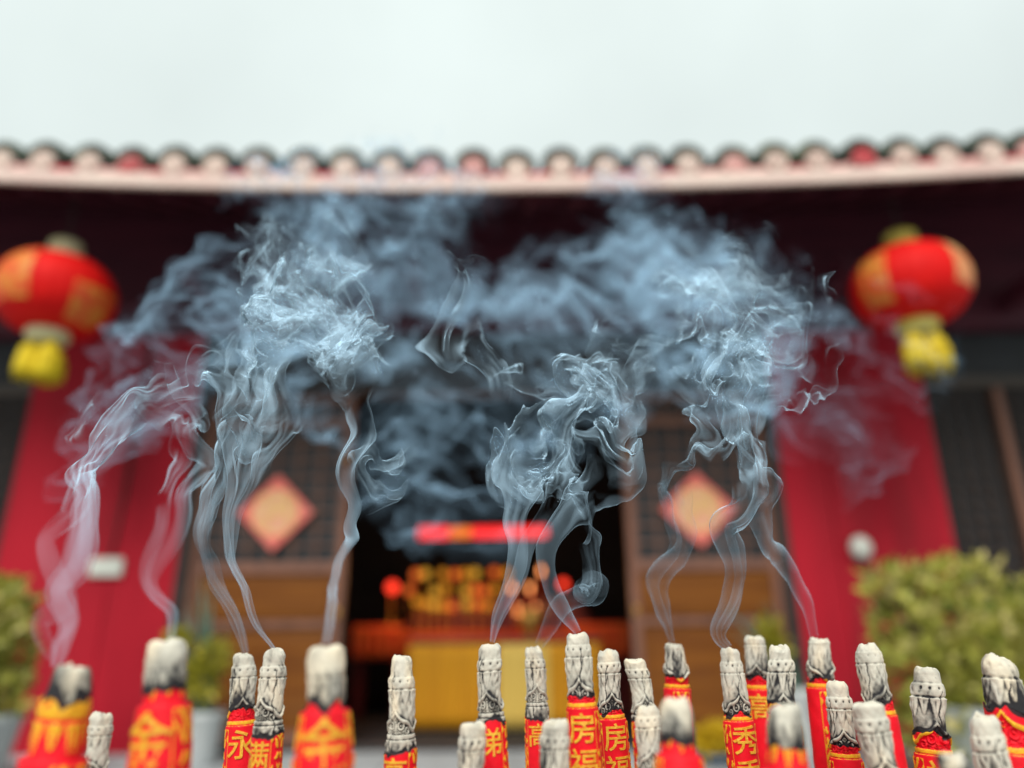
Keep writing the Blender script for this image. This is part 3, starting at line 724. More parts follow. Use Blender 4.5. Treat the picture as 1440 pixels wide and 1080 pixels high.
def charm(px, py, label):
    Yc = FY + .02; p = P(px, py, Yc); s = 53 * depth(p) / F
    t = thing('paper_charm', (p[0], Yc, p[2]), label, 'paper charm', 'diamond papers on the door leaves')
    V = []
    for dy in (-.012, -.004):
        for r_ in (1.0,):
            V += [(p[0] + s * r_, Yc + dy, p[2]), (p[0], Yc + dy, p[2] + s * r_), (p[0] - s * r_, Yc + dy, p[2]), (p[0], Yc + dy, p[2] - s * r_)]
    MB().add(V, [(0, 3, 2, 1)[::-1], (4, 5, 6, 7)[::-1], (0, 1, 5, 4), (1, 2, 6, 5), (2, 3, 7, 6), (3, 0, 4, 7)]).build('paper', M['charm'], t)
    u_ = s * .66
    MB().add([(p[0] + u_, Yc - .0132, p[2]), (p[0], Yc - .0132, p[2] + u_), (p[0] - u_, Yc - .0132, p[2]), (p[0], Yc - .0132, p[2] - u_)], [(3, 2, 1, 0)]).build('pale_field', M['charmfield'], t)
    # printed gold ring and character
    m = MB(); V = []; Fc = []; nn = 40
    for k in range(nn):
        a = 2 * math.pi * k / nn
        V += [(p[0] + s * .60 * math.cos(a), Yc - .0145, p[2] + s * .60 * math.sin(a)), (p[0] + s * .50 * math.cos(a), Yc - .0145, p[2] + s * .50 * math.sin(a))]
    for k in range(nn): Fc.append((2 * k, 2 * ((k + 1) % nn), 2 * ((k + 1) % nn) + 1, 2 * k + 1))
    m.add(V, Fc)
    G, Fg, Bd = get_glyph('福', .03)
    m.add([(p[0] + g_[0] * s * .86, Yc - .0145, p[2] + g_[1] * s * .86) for g_ in G], Fg)
    m.build('gold_print', M['charmgold'], t)
charm(388, 721, 'red diamond paper with gold print on the left door leaf')
charm(982, 716, 'red diamond paper with gold print on the right door leaf')

# ------------------------------------------------------------------ lanterns
def lantern(px, py, label, mats, gaps, rot):
    Y = 4.95; p = P(px, py, Y); dp = depth(p) / F; rx = 77 * dp; rz = 55 * dp
    t = thing('red_lantern', (p[0], p[1], p[2] - rz - .3), label, 'lantern', 'red lanterns hanging under the eaves')
    ns = 28; V = []; Fc = []; per = 4; na = ns * per; nz = 26
    def surf(a, q, off=0.0):
        th = -math.pi / 2 + math.pi * q; c = max(math.cos(th), 0.0)
        r = rx * (.22 + .78 * c ** .85) + off; seg = (a / (2 * math.pi) * ns) % 1.0
        r *= 1 - .018 * (1 - abs(2 * seg - 1)) * c
        return (p[0] + r * math.cos(a), p[1] + r * math.sin(a), p[2] + (rz + off) * math.sin(th))
    for j in range(nz + 1):
        for i in range(na): V.append(surf(2 * math.pi * i / na, .03 + .94 * j / nz))
    for j in range(nz):
        for i in range(na): Fc.append((j * na + i, j * na + (i + 1) % na, (j + 1) * na + (i + 1) % na, (j + 1) * na + i))
    MB().add(V, Fc).build('lantern_body', M['lantern'], t, True)
    for g0, g1, q0, q1, mt in gaps:
        V = []; Fc = []; A = 20; B = 14
        for j in range(B + 1):
            for i in range(A + 1):
                a = math.radians(g0 + (g1 - g0) * i / A); V.append(surf(a, q0 + (q1 - q0) * j / B, .006))
        for j in range(B):
            for i in range(A): Fc.append((j * (A + 1) + i, j * (A + 1) + i + 1, (j + 1) * (A + 1) + i + 1, (j + 1) * (A + 1) + i))
        MB().add(V, Fc).build('gold_panel', M[mt], t, True)
    MB().lathe((p[0], p[1], p[2] + rz * .90), [(.10, 0), (.115, .02), (.120, .12), (.112, .175), (.05, .19), (.03, .21)], 28).build('top_cap', M[mats[0]], t, True)
    MB().lathe((p[0], p[1], p[2] - rz * .93 - .11), [(.06, 0), (.12, .012), (.145, .05), (.145, .085), (.12, .11)], 28).build('bottom_cap', M[mats[1]], t, True)
    MB().tube([(p[0], p[1], p[2] + rz * .9 + .20), (p[0], p[1], EZ + sag(p[0]) + roof_z(p[1]) + .03)], .012, 8).build('cord', M['cord'], t)
    rr = random.Random(px)
    for k, (ang, dl) in enumerate(((-150, 1.0), (-35, 1.1), (80, .95))):
        cx, cy = p[0] + .085 * math.cos(math.radians(ang)), p[1] + .085 * math.sin(math.radians(ang)); m = MB()
        L = .245 * dl
        m.lathe((cx, cy, p[2] - rz * .93 - .11 - L), [(.078, 0), (.085, .02), (.080, L * .4), (.065, L * .8), (.035, L - .02), (.02, L + .02)], 20)
        for s_ in range(46):
            a = rr.uniform(0, 6.28); q = rr.uniform(.05, .088)
            m.tube([(cx + q * math.cos(a), cy + q * math.sin(a), p[2] - rz * .93 - .11 - L - rr.uniform(0, .05)), (cx + q * 1.02 * math.cos(a), cy + q * 1.02 * math.sin(a), p[2] - rz * .93 - .11 - L * .5), (cx + .03 * math.cos(a), cy + .03 * math.sin(a), p[2] - rz * .93 - .12)], .005, 5)
        m.build('tassel', M['tassel'], t, True)
lantern(79, 417, 'red lantern with broad gold band and pale top cap hanging at the left', ('cappale', 'cappale'), ((-128, -82, .30, .93, 'gold'), (-42, 8, .16, .5, 'gold')), 0)
lantern(1279, 404, 'red lantern with pale gold panel and yellow top cap hanging at the right', ('capyellow', 'capyellow'), ((-72, -28, .36, .93, 'goldpale'), (-172, -138, .25, .7, 'gold')), 0)

# ------------------------------------------------------------------ altar inside
AY = 7.6
xa, xb = X(580, 950, AY), X(838, 950, AY); zt = Z(905, AY)
alt = thing('altar_table', ((xa + xb) / 2, AY + .4, FL), 'altar table draped in yellow cloth inside the open doors', 'altar')
MB().box(xa - .05, xb + .05, AY, AY + .9, zt, zt + .05, .01).build('table_top', M['altarwood'], alt)
for x in (xa, xb):
    for y in (AY + .1, AY + .8): MB().box(x - .035, x + .035, y - .035, y + .035, FL + .006, zt - .002, .006).build('leg', M['altarwood'], alt)
def cloth(x0, x1, y, z0, z1, amp, name, mat, parent, waves, fringe=0.0):
    n = 160; V = []; Fc = []; rr = random.Random(int(x0 * 100)); ph = [rr.uniform(0, 6) for _ in range(4)]
    for j in range(7):
        f = j / 6
        for i in range(n + 1):
            u = i / n; w = amp * (.25 + .75 * f) * (math.sin(u * waves * 6.28 + ph[0]) + .5 * math.sin(u * waves * 2.3 * 6.28 + ph[1]))
            V.append((x0 + (x1 - x0) * u, y + w, z1 + (z0 - z1) * f - fringe * f * abs(math.sin(u * waves * 3.14))))
    for j in range(6):
        for i in range(n): a = j * (n + 1) + i; Fc.append((a, a + n + 1, a + n + 2, a + 1))
    o = MB().add(V, Fc).build(name, mat, parent, True)
    sm = o.modifiers.new('thickness', 'SOLIDIFY'); sm.thickness = .006
    return o
xm0, xm1 = X(700, 950, AY), X(772, 950, AY)
cloth(xa - .04, xm0, AY - .05, FL + .02, zt - .004, .012, 'yellow_drape', M['altarcloth'], alt, 9)
cloth(xm0 + .005, xm1, AY - .062, FL + .02, zt - .004, .008, 'pale_drape', M['altarpale'], alt, 3)
cloth(xm1 + .005, xb + .04, AY - .05, FL + .02, zt - .004, .012, 'yellow_drape', M['altarcloth'], alt, 6)
# side offering tables with red cloths
for (pa, pb, lab) in ((498, 566, 'low offering table with orange red cloth left of the yellow altar'), (800, 884, 'offering shelf with orange red cloth at the right end of the altar')):
    Yt = 8.7; x0, x1 = X(pa, 890, Yt), X(pb, 890, Yt); zz = Z(882, Yt)
    t = thing('offering_table', ((x0 + x1) / 2, Yt + .2, FL), lab, 'offering table')
    MB().box(x0, x1, Yt, Yt + .4, zz, zz + .04, .006).build('table_top', M['altarwood'], t)
    for x in (x0 + .05, x1 - .05):
        for y in (Yt + .06, Yt + .34): MB().box(x - .03, x + .03, y - .03, y + .03, FL + .006, zz - .002).build('leg', M['altarwood'], t)
    cloth(x0 - .01, x1 + .01, Yt - .03, Z(922, Yt), zz + .03, .012, 'red_frontal', M['redcloth'], t, 5, .03)
# upper altar tier
Yt = 8.9; x0, x1 = X(566, 880, Yt), X(838, 880, Yt); z1_ = Z(890, Yt)
t = thing('upper_altar', ((x0 + x1) / 2, Yt + .4, FL), 'stepped dark red altar carrying rows of lamps behind the yellow table', 'altar')
MB().box(x0, x1, Yt, Yt + .9, FL + .006, z1_, .01).build('lower_tier', M['altarwood'], t)
MB().box(x0 + .05, x1 - .05, Yt + .3, Yt + .9, z1_ + .002, Z(862, Yt), .01).build('middle_tier', M['altarwood'], t)
MB().box(x0 + .1, x1 - .1, Yt + .6, Yt + .9, Z(862, Yt) + .002, Z(838, Yt), .01).build('top_tier', M['altarwood'], t)
cloth(x0 - .01, x1 + .01, Yt - .03, Z(918, Yt), z1_ + .02, .012, 'red_frontal', M['redcloth'], t, 9, .03)
# round lamps: amber bulbs and red ones
def lamp(px, py, Yl, r_px, mt, label, grp, lowest):
    p = P(px, py, Yl); r = r_px * depth(p) / F
    t = thing('altar_lamp', (p[0], p[1], lowest), label, 'lamp', grp)
    m = MB(); m.lathe((p[0], p[1], p[2]), [(r * math.cos(a), r * math.sin(a)) for a in np.linspace(-1.45, 1.45, 11)], 18); m.build('bulb', M[mt], t, True)
    m = MB(); m.lathe((p[0], p[1], lowest), [(.035, 0), (.035, .012), (.012, .03), (.010, max(.035, p[2] - lowest - r * .95))], 12); m.build('stand', M['brass'], t, True)
tz = (z1_, Z(862, 8.9), Z(838, 8.9))
AMB = [(598, 807, 'glow_amber', 2), (623, 807, 'glow_gold', 2), (668, 806, 'glow_amber', 2), (695, 805, 'glow_orange', 2), (612, 832, 'glow_amber', 1), (627, 828, 'glow_gold', 1), (697, 829, 'glow_gold', 1),
       (587, 846, 'glow_gold', 0), (610, 851, 'glow_amber', 0), (635, 853, 'glow_orange', 0), (657, 850, 'glow_amber', 0), (640, 808, 'glow_orange', 2), (681, 830, 'glow_orange', 1), (575, 830, 'glow_orange', 1), (655, 831, 'glow_amber', 1), (668, 829, 'glow_orange', 1), (712, 806, 'glow_gold', 2), (585, 808, 'glow_orange', 2), (654, 807, 'glow_gold', 2), (598, 848, 'glow_gold', 0), (623, 852, 'glow_gold', 0), (672, 850, 'glow_orange', 0), (686, 851, 'glow_gold', 0)]
ordn = {}
ROWN = ('lowest', 'middle', 'top'); CN = {'glow_amber': 'yellow', 'glow_gold': 'amber', 'glow_orange': 'orange'}
rows_ = {r: sorted([a for a in AMB if a[3] == r]) for r in (0, 1, 2)}
ORD = ('first', 'second', 'third', 'fourth', 'fifth', 'sixth', 'seventh', 'eighth', 'ninth')
for r in (0, 1, 2):
    for i, (px, py, mt, _) in enumerate(rows_[r]):
        lamp(px, py, (9.05, 9.35, 9.65)[r], 6.2, mt, f'glowing {CN[mt]} altar lamp, {ORD[i]} from the left in the {ROWN[r]} row', 'glowing lamps on the stepped altar', tz[r] + .001)
lamp(552, 826, 8.85, 8, 'glow_red', 'single glowing red lamp left of the amber altar lamps', 'red altar lamps', Z(882, 8.7) + .042)
lamp(792, 821, 9.4, 6, 'glow_red', 'glowing red lamp right of the small flames, far right of the altar', 'red altar lamps', tz[1] + .001)
for i, (px, py) in enumerate(((761, 804), (745, 828), (728, 859), (753, 858), (720, 828))):
    r = 2 if py < 815 else 1 if py < 840 else 0
    lab = ('top', 'middle right', 'lower left', 'lower right', 'middle left')[i]
    p = P(px, py, (9.05, 9.35, 9.65)[r]); t = thing('candle', (p[0], p[1], tz[r] + .001), f'lit red candle, the {lab} one of the five small flames on the altar', 'candle', 'lit candles on the stepped altar')
    hgt = p[2] - tz[r] - .05
    MB().lathe((p[0], p[1], tz[r] + .001), [(.022, 0), (.022, hgt - .01), (.016, hgt)], 14).build('wax', M['redcloth'], t, True)
    MB().lathe((p[0], p[1], tz[r] + hgt + .004), [(.004, 0), (.022, .03), (.025, .05), (.016, .085), (.003, .12)], 12).build('flame', M['glow_ember'], t, True)
for px, py, e in ((640, 800, 9), (560, 830, 4), (790, 830, 4)):
    ld = bpy.data.lights.new('altar_glow', 'POINT'); ld.energy = e; ld.color = (1, .42, .14); ld.shadow_soft_size = .12
    lo = bpy.data.objects.new('altar_glow', ld); COL.objects.link(lo); lo.location = tuple(P(px, py, 8.45))
# red light strip over the altar
Yb = 8.2; p0 = P(588, 749, Yb); p1 = P(770, 748, Yb)
t = thing('light_strip', ((p0[0] + p1[0]) / 2, Yb, p0[2]), 'glowing red light strip with a gold middle section hung above the altar', 'light strip')
hh = 8 * depth(p0) / F
xg0, xg1 = X(632, 749, Yb), X(662, 749, Yb)
MB().box(p0[0], xg0, Yb, Yb + .05, p0[2] - hh, p0[2] + hh, .02).build('red_tube', M['glow_strip'], t)
MB().box(xg0 + .004, xg1, Yb + .004, Yb + .05, p0[2] - hh * .9, p0[2] + hh * .9, .02).build('gold_tube', M['glow_stripgold'], t)
MB().box(xg1 + .004, p1[0], Yb, Yb + .05, p0[2] - hh * .9, p0[2] + hh * .9, .02).build('red_tube', M['glow_strip'], t)
for x in (p0[0] + .15, p1[0] - .15): MB().tube([(x, Yb + .03, p0[2] + hh - .01), (x, Yb + .03, zc - .099)], .006, 6).build('hanger', M['cord'], t)
# brass urn on the yellow table
p = P(746, 890, 7.9)
t = thing('brass_urn', (p[0], p[1], zt + .051), 'round brass urn on the yellow draped altar', 'urn')
MB().lathe((p[0], p[1], zt + .051), [(.06, 0), (.07, .015), (.04, .04), (.09, .08), (.125, .15), (.125, .20), (.10, .25), (.085, .265), (.10, .28), (.095, .285), (.08, .27), (.07, .2)], 28).build('bowl', M['brass'], t, True)
for sx in (-1, 1): MB().tube([(p[0] + sx * .118, p[1], zt + .20), (p[0] + sx * .17, p[1], zt + .24), (p[0] + sx * .16, p[1], zt + .31), (p[0] + sx * .095, p[1], zt + .33)], .012, 8).build('handle', M['brass'], t, True)

# ------------------------------------------------------------------ plants
def leaves(n, gen, size, rng, up=.3):
    """n bent leaves; gen() -> (pos, outward dir)"""
    V = np.zeros((n, 6, 3)); tint = np.zeros((n, 6))
    for i in range(n):
        p, d = gen(rng); d = d + rng.normal(0, .55, 3) + np.array([0, 0, up]); d /= np.linalg.norm(d)
        a = np.cross(d, rng.normal(0, 1, 3)); a /= np.linalg.norm(a); nn = np.cross(a, d)
        L = size * rng.uniform(.7, 1.35); w = L * rng.uniform(.24, .36)
        V[i, 0] = p; V[i, 1] = p + d * L * .45 + a * w + nn * w * .35; V[i, 2] = p + d * L * .45 - a * w + nn * w * .35; V[i, 3] = p + d * L * .45; V[i, 4] = p + d * L - nn * L * .12; V[i, 5] = p + d * L * .85
        tint[i] = np.clip(rng.normal(.5, .26), 0, 1)
    o = np.arange(n)[:, None] * 6
    Fc = np.concatenate([o + [0, 3, 1], o + [0, 2, 3], o + [1, 3, 4], o + [3, 2, 4]], 0)
    return V.reshape(-1, 3), Fc, tint.ravel()

def shrub(blobs, Y, base, label, n, size, potr):
    rng = np.random.default_rng(len(label)); B = []
    for px, py, r in blobs:
        c = P(px, py, Y + rng.uniform(-.12, .12)); B.append((c, r * depth(c) / F))
    w = np.array([b_[1] ** 2 for b_ in B]); w /= w.sum()
    root = thing('potted_shrub', base, label, 'shrub')
    def gen(r):
        c, rad = B[r.choice(len(B), p=w)]; d = r.normal(0, 1, 3); d /= np.linalg.norm(d); return c + d * rad * r.uniform(.35, 1.05) ** .6, d
    V, Fc, ti = leaves(n, gen, size, rng); np_mesh('foliage', V, Fc, M['leaf'], root, False, {'tint': ti})
    m = MB(); top = np.array(base) + [0, 0, .42]
    for c, rad in B:
        mid = (top + c) / 2 + rng.normal(0, .05, 3); m.tube([top - [0, 0, .1], top + [0, 0, .1], mid, c], [.03, .028, .018, .006], 7)
        for _ in range(5): m.tube([mid * .4 + c * .6, c + rng.normal(0, rad * .5, 3)], [.010, .004], 5)
    m.build('branch', M['bark'], root, True)
    MB().lathe(base, [(potr * .7, 0), (potr * .78, .02), (potr, .36), (potr * 1.06, .37), (potr * 1.06, .42), (potr * .94, .42), (potr * .92, .36)], 32).build('pot', M['pot'], root, True)
    MB().lathe((base[0], base[1], base[2] + .34), [(potr * .9, 0), (potr * .88, .03), (.02, .05)], 24).build('soil', M['soil'], root, True)
Yr = 4.9
c = P(1375, 1000, Yr); shrub([(1242, 828, 26), (1285, 828, 30), (1330, 828, 30), (1368, 820, 26), (1388, 802, 14), (1270, 885, 45), (1340, 885, 52), (1425, 880, 45), (1300, 940, 60), (1380, 950, 75), (1440, 920, 70), (1330, 1010, 60), (1420, 1030, 80), (1490, 900, 80), (1500, 1000, 90)], Yr, (c[0], c[1], FL), 'large leafy yellow green shrub at the right edge before the red wall', 4300, .095, .30)
c = P(-40, 1000, Yr); shrub([(8, 850, 32), (-25, 870, 50), (5, 920, 38), (-30, 960, 55), (-70, 900, 60), (-5, 985, 30), (-90, 980, 60)], Yr, (c[0], c[1], FL), 'leafy shrub cut off by the left edge before the red wall', 2400, .085, .28)

def upright_plant(px, pot_px, pot_top, pot_w, Y, tops, label, potmat, blade, extra=None, extra_mat='leafyellow', n_extra=0):
    pp = P(pot_px, pot_top, Y); base = (pp[0], pp[1], FL); r = pot_w / 2 * depth(pp) / F
    root = thing('potted_plant', base, label, 'potted plant'); rng = np.random.default_rng(px)
    H = pp[2] - FL
    MB().lathe(base, [(r * .72, 0), (r * .76, .015), (r * .95, H * .85), (r * 1.05, H * .9), (r * 1.05, H), (r * .92, H), (r * .9, H - .04)], 28).build('pot', M[potmat], root, True)
    MB().lathe((base[0], base[1], FL + H - .06), [(r * .88, 0), (r * .85, .02), (.02, .03)], 20).build('soil', M['soil'], root, True)
    V = []; Fc = []; ti = []
    for (tx, ty) in tops:
        tp = P(tx, ty, Y + rng.uniform(-.1, .1)); b0 = np.array([base[0] + rng.uniform(-.4, .4) * r, base[1] + rng.uniform(-.4, .4) * r, FL + H - .05]); t_ = rng.uniform(.2, 1)
        side = np.cross(tp - b0, rng.normal(0, 1, 3) + [0, 2, 0]); side /= np.linalg.norm(side); n0 = len(V)
        for s_ in range(9):
            f = s_ / 8; c = b0 * (1 - f) + tp * f; c[0] += (tp[0] - b0[0]) * .25 * (f * f - f); w = blade * (math.sin(math.pi * min(.97, f * .8 + .2))) + .002
            V += [c - side * w, c + np.array([0, w * .4, 0]), c + side * w]; ti += [t_] * 3
        for s_ in range(8):
            a = n0 + 3 * s_; Fc += [(a, a + 1, a + 4, a + 3), (a + 1, a + 2, a + 5, a + 4)]
    np_mesh('blade_leaf', np.array(V), Fc, M['leafblue'], root, True, {'tint': ti})
    if extra:
        B = [(P(a, b_, Y - .1), q * depth(pp) / F) for a, b_, q in extra]
        def gen(r_):
            c, rad = B[r_.integers(len(B))]; d = r_.normal(0, 1, 3); d /= np.linalg.norm(d); return c + d * rad * r_.uniform(.2, 1), d
        V, Fc, ti = leaves(n_extra, gen, .07, rng); np_mesh('foliage' if extra_mat != 'flower' else 'flower_head', V, Fc, M[extra_mat], root, False, {'tint': ti})
        m = MB()
        for c, rad in B: m.tube([(base[0], base[1], FL + H - .05), ((base[0] + c[0]) / 2 + .02, base[1], (FL + H + c[2]) / 2), c], [.012, .01, .004], 6)
        m.build('stem', M['bark'], root, True)
rp = random.Random(3)
upright_plant(290, 288, 1000, 56, 5.75, [(rp.gauss(290, 24), rp.uniform(810, 930)) for _ in range(26)], 'potted plant with blue green blades beside the left door leaf', 'pot', .016, [(300, 925, 26), (285, 960, 26), (252, 900, 12), (262, 950, 16)], 'leafyellow', 420)
upright_plant(1085, 1122, 968, 34, 5.75, [(rp.gauss(1055, 14), rp.uniform(840, 920)) for _ in range(16)], 'potted plant with green blades and yellow leaves beside the right door leaf', 'pot', .014, [(1092, 905, 16), (1082, 885, 12)], 'leafyellow', 160)
upright_plant(1010, 1008, 1058, 70, 5.6, [(rp.gauss(1008, 20), rp.uniform(1020, 1050)) for _ in range(10)], 'low blue pot of yellow flowers on the terrace by the right door', 'bluepot', .012, [(1008, 1038, 16), (990, 1042, 12), (1026, 1042, 12)], 'flower', 420)

# ------------------------------------------------------------------ smoke
def vel_grid(n, Lc, lmin, lmax, seed, slope=1.9):
    """periodic incompressible random flow on an n^3 grid of period Lc, eddies lmin..lmax"""
    r = np.random.default_rng(seed); k1 = np.fft.fftfreq(n, Lc / n); kz = np.fft.rfftfreq(n, Lc / n)
    KX, KY, KZ = np.meshgrid(k1, k1, kz, indexing='ij'); K = np.sqrt(KX ** 2 + KY ** 2 + KZ ** 2); K[0, 0, 0] = 1
    amp = np.where((K > 1 / lmax) & (K < 1 / lmin), K ** -(slope + 1.0), 0)
    A = [np.fft.rfftn(r.normal(0, 1, (n, n, n))) * amp for _ in range(3)]
    v = [1j * (KY * A[2] - KZ * A[1]), 1j * (KZ * A[0] - KX * A[2]), 1j * (KX * A[1] - KY * A[0])]
    v = np.stack([np.fft.irfftn(q, (n, n, n)) for q in v], -1); v /= np.sqrt((v ** 2).sum(-1).mean()); return v.astype(np.float32)

def sample(G, Lc, X):
    n = G.shape[0]; q = (X / Lc * n).astype(np.float32); i0 = np.floor(q).astype(np.int32); f = q - i0; i0 %= n; i1 = (i0 + 1) % n
    G2 = G.reshape(-1, 3); fx, fy, fz = f[:, :1], f[:, 1:2], f[:, 2:]
    def g(a, b_, c): return G2[(a * n + b_) * n + c]
    x0, y0, z0 = i0.T; x1, y1, z1 = i1.T
    c00 = g(x0, y0, z0) * (1 - fz) + g(x0, y0, z1) * fz; c01 = g(x0, y1, z0) * (1 - fz) + g(x0, y1, z1) * fz
    c10 = g(x1, y0, z0) * (1 - fz) + g(x1, y0, z1) * fz; c11 = g(x1, y1, z0) * (1 - fz) + g(x1, y1, z1) * fz
    return (c00 * (1 - fy) + c01 * fy) * (1 - fx) + (c10 * (1 - fy) + c11 * fy) * fx

GA = vel_grid(64, .40, .04, .13, 21); GB = vel_grid(64, .20, .018, .055, 22)

def spline(ctrl, n):
    c = np.array(ctrl, float); t = np.linspace(0, len(c) - 1, n); i = np.clip(t.astype(int), 0, len(c) - 2); f = (t - i)[:, None]
    p0 = c[np.clip(i - 1, 0, None)]; p1 = c[i]; p2 = c[i + 1]; p3 = c[np.clip(i + 2, None, len(c) - 1)]
    return .5 * ((2 * p1) + (p2 - p0) * f + (2 * p0 - 5 * p1 + 4 * p2 - p3) * f ** 2 + (3 * p1 - p0 - 3 * p2 + p3) * f ** 3)

def plume(label, strands, seed, soft=False):
    """strands: (controls [(px, py, half width px, Y)], copies, thickness, start of turbulence 0..1, large eddies, small eddies, points along, points around)"""
    rng = np.random.default_rng(seed); VV = []; FF = []; TT = []; base = 0
    for ctrl, copies, tau, lam, stren, fine, N_, M_ in strands:
        for c_ in range(copies):
            S_ = spline(ctrl, N_); Yv = S_[:, 3]
            u = np.linspace(0, 1, N_)
            jit = rng.normal(0, 1, 3); off = S_[:, 2] * sst(u, 0.0, .5) * .6
            px = S_[:, 0] + (jit[0] * off if copies > 1 else 0); py = S_[:, 1] + (jit[1] * off * .6 if copies > 1 else 0)
            d = (RT[None] * ((px - 720) / F)[:, None] - UP[None] * ((py - 540) / F)[:, None] + FW[None]); cen = CAM[None] + d * (Yv / d[:, 1])[:, None]
            if copies > 1: cen[:, 1] += jit[2] * off * 4e-4
            rad = S_[:, 2] * (rng.uniform(.3, .85) if copies > 1 else .9) * Yv / F
            tn = np.gradient(cen, axis=0); tn /= np.linalg.norm(tn, axis=1)[:, None]
            a = np.cross(tn, [0, 1.0, 0]); a /= np.linalg.norm(a, axis=1)[:, None]; b_ = np.cross(tn, a)
            ph = np.linspace(0, 2 * np.pi, M_, endpoint=False) + rng.uniform(0, 6)
            flat = rng.uniform(.25, .7)
            Xp = cen[:, None] + rad[:, None, None] * (np.cos(ph)[None, :, None] * a[:, None] + flat * np.sin(ph)[None, :, None] * b_[:, None])
            X0 = Xp.copy(); Xf = Xp.reshape(-1, 3).copy()
            age = np.repeat(.12 * sst(u, 0, .12) + sst(u, lam, min(1, lam + .75)) ** 1.2, M_)[:, None] * stren
            fo = np.repeat(.05 * sst(u, 0, .15) + sst(u, lam, min(1, lam + .5)), M_)[:, None] * fine
            K = 22; sh = rng.uniform(0, 1, 3) * .02
            for s_ in range(K):
                drift = np.array([.0, .0, -.0014 * s_])
                Xf += sample(GA, .40, Xf + sh + drift) * (.0045 * age) + sample(GB, .20, Xf + drift * 2) * (.0017 * fo)
            X1 = Xf.reshape(N_, M_, 3)
            def areas(Q):
                e1 = np.roll(Q, -1, 1)[:-1] - Q[:-1]; e2 = Q[1:] - Q[:-1]; return np.linalg.norm(np.cross(e1, e2), axis=-1)
            A0 = areas(X0); A1 = areas(X1); dens = np.clip(A0 / (A1 + 1e-12), 0, 6) ** .75
            for _ in range(2):
                dens = (dens + np.roll(dens, 1, 1) + np.roll(dens, -1, 1)) / 3; dens[1:-1] = (dens[:-2] + dens[1:-1] + dens[2:]) / 3
            dv = np.vstack([dens[:1], (dens[1:] + dens[:-1]) / 2, dens[-1:]])
            young = (1 - sst(u, lam * .8, lam * .8 + .2)) if lam > 0 else u * 0
            prof = sst(u, 0, .008 if lam > 0 else .30) * (1 - .45 * young) * (1 - sst(u, .66, 1.0))
            th = tau * dv * prof[:, None] * (modulation(u, ph, rng, .15) if soft else young[:, None] * (.75 + .45 * np.cos(ph[None] * 2 + u[:, None] * 5)) + (1 - young[:, None]) * modulation(u, ph, rng))
            I = np.arange(N_ * M_).reshape(N_, M_); J = np.roll(I, -1, 1)
            Fq = np.stack([I[:-1], J[:-1], J[1:], I[1:]], -1).reshape(-1, 4)
            tv = np.clip(th.ravel() - CUT * .5, 0, None); keep = tv[Fq].max(1) > CUT * .5
            FF.append(Fq[keep] + base); VV.append(Xf); TT.append(tv); base += len(Xf)
    V = np.vstack(VV); Fc = np.vstack(FF); T_ = np.concatenate(TT)
    used = np.zeros(len(V), bool); used[Fc.ravel()] = True; idx = np.cumsum(used) - 1
    o = np_mesh('incense_smoke', V[used], idx[Fc].astype(np.int32), M['thin_smoke' if soft else 'smoke'], None, True, {'thickness': T_[used]})
    props(o, label, 'smoke', None, 'stuff'); return o
CUT = .010
def modulation(u, ph, rng, fa=1.0):
    U_, P_ = np.meshgrid(u, ph, indexing='ij'); big = np.zeros_like(U_); fib = np.zeros_like(U_)
    for _ in range(14):
        big += np.cos(rng.integers(0, 3) * P_ + rng.uniform(-30, 30) * U_ + rng.uniform(0, 6.28))
    for _ in range(18):
        fib += np.cos(rng.integers(3, 13) * P_ + rng.uniform(-22, 22) * U_ + rng.uniform(0, 6.28))
    return np.clip(.55 + .62 * big / np.sqrt(7), 0, 2.2) * np.clip(1 - .25 * fa + .5 * fa * fib / 3, .12, 3)

plume('thin pinkish smoke trails rising in front of the left red wall', [
  ([(80, 936, 10, .60), (92, 885, 20, .62), (74, 830, 22, .63), (105, 780, 28, .65), (112, 690, 30, .68), (105, 650, 28, .70), (155, 585, 34, .72), (220, 530, 40, .75), (280, 480, 45, .78), (320, 430, 50, .8)], 2, .085, .35, .35, .3, 380, 24),
  ([(75, 925, 8, .60), (62, 885, 14, .60), (98, 850, 16, .60), (62, 770, 14, .61), (110, 720, 18, .62), (140, 640, 22, .64), (110, 590, 22, .66), (130, 560, 20, .68), (180, 540, 30, .70)], 1, .07, .35, .3, .25, 320, 24),
  ([(241, 898, 10, .6), (240, 855, 12, .61), (214, 815, 16, .62), (250, 750, 20, .63), (262, 690, 20, .64), (278, 650, 28, .66), (240, 600, 30, .68), (270, 540, 35, .72), (230, 520, 35, .75)], 2, .08, .35, .35, .3, 380, 24),
], 1)
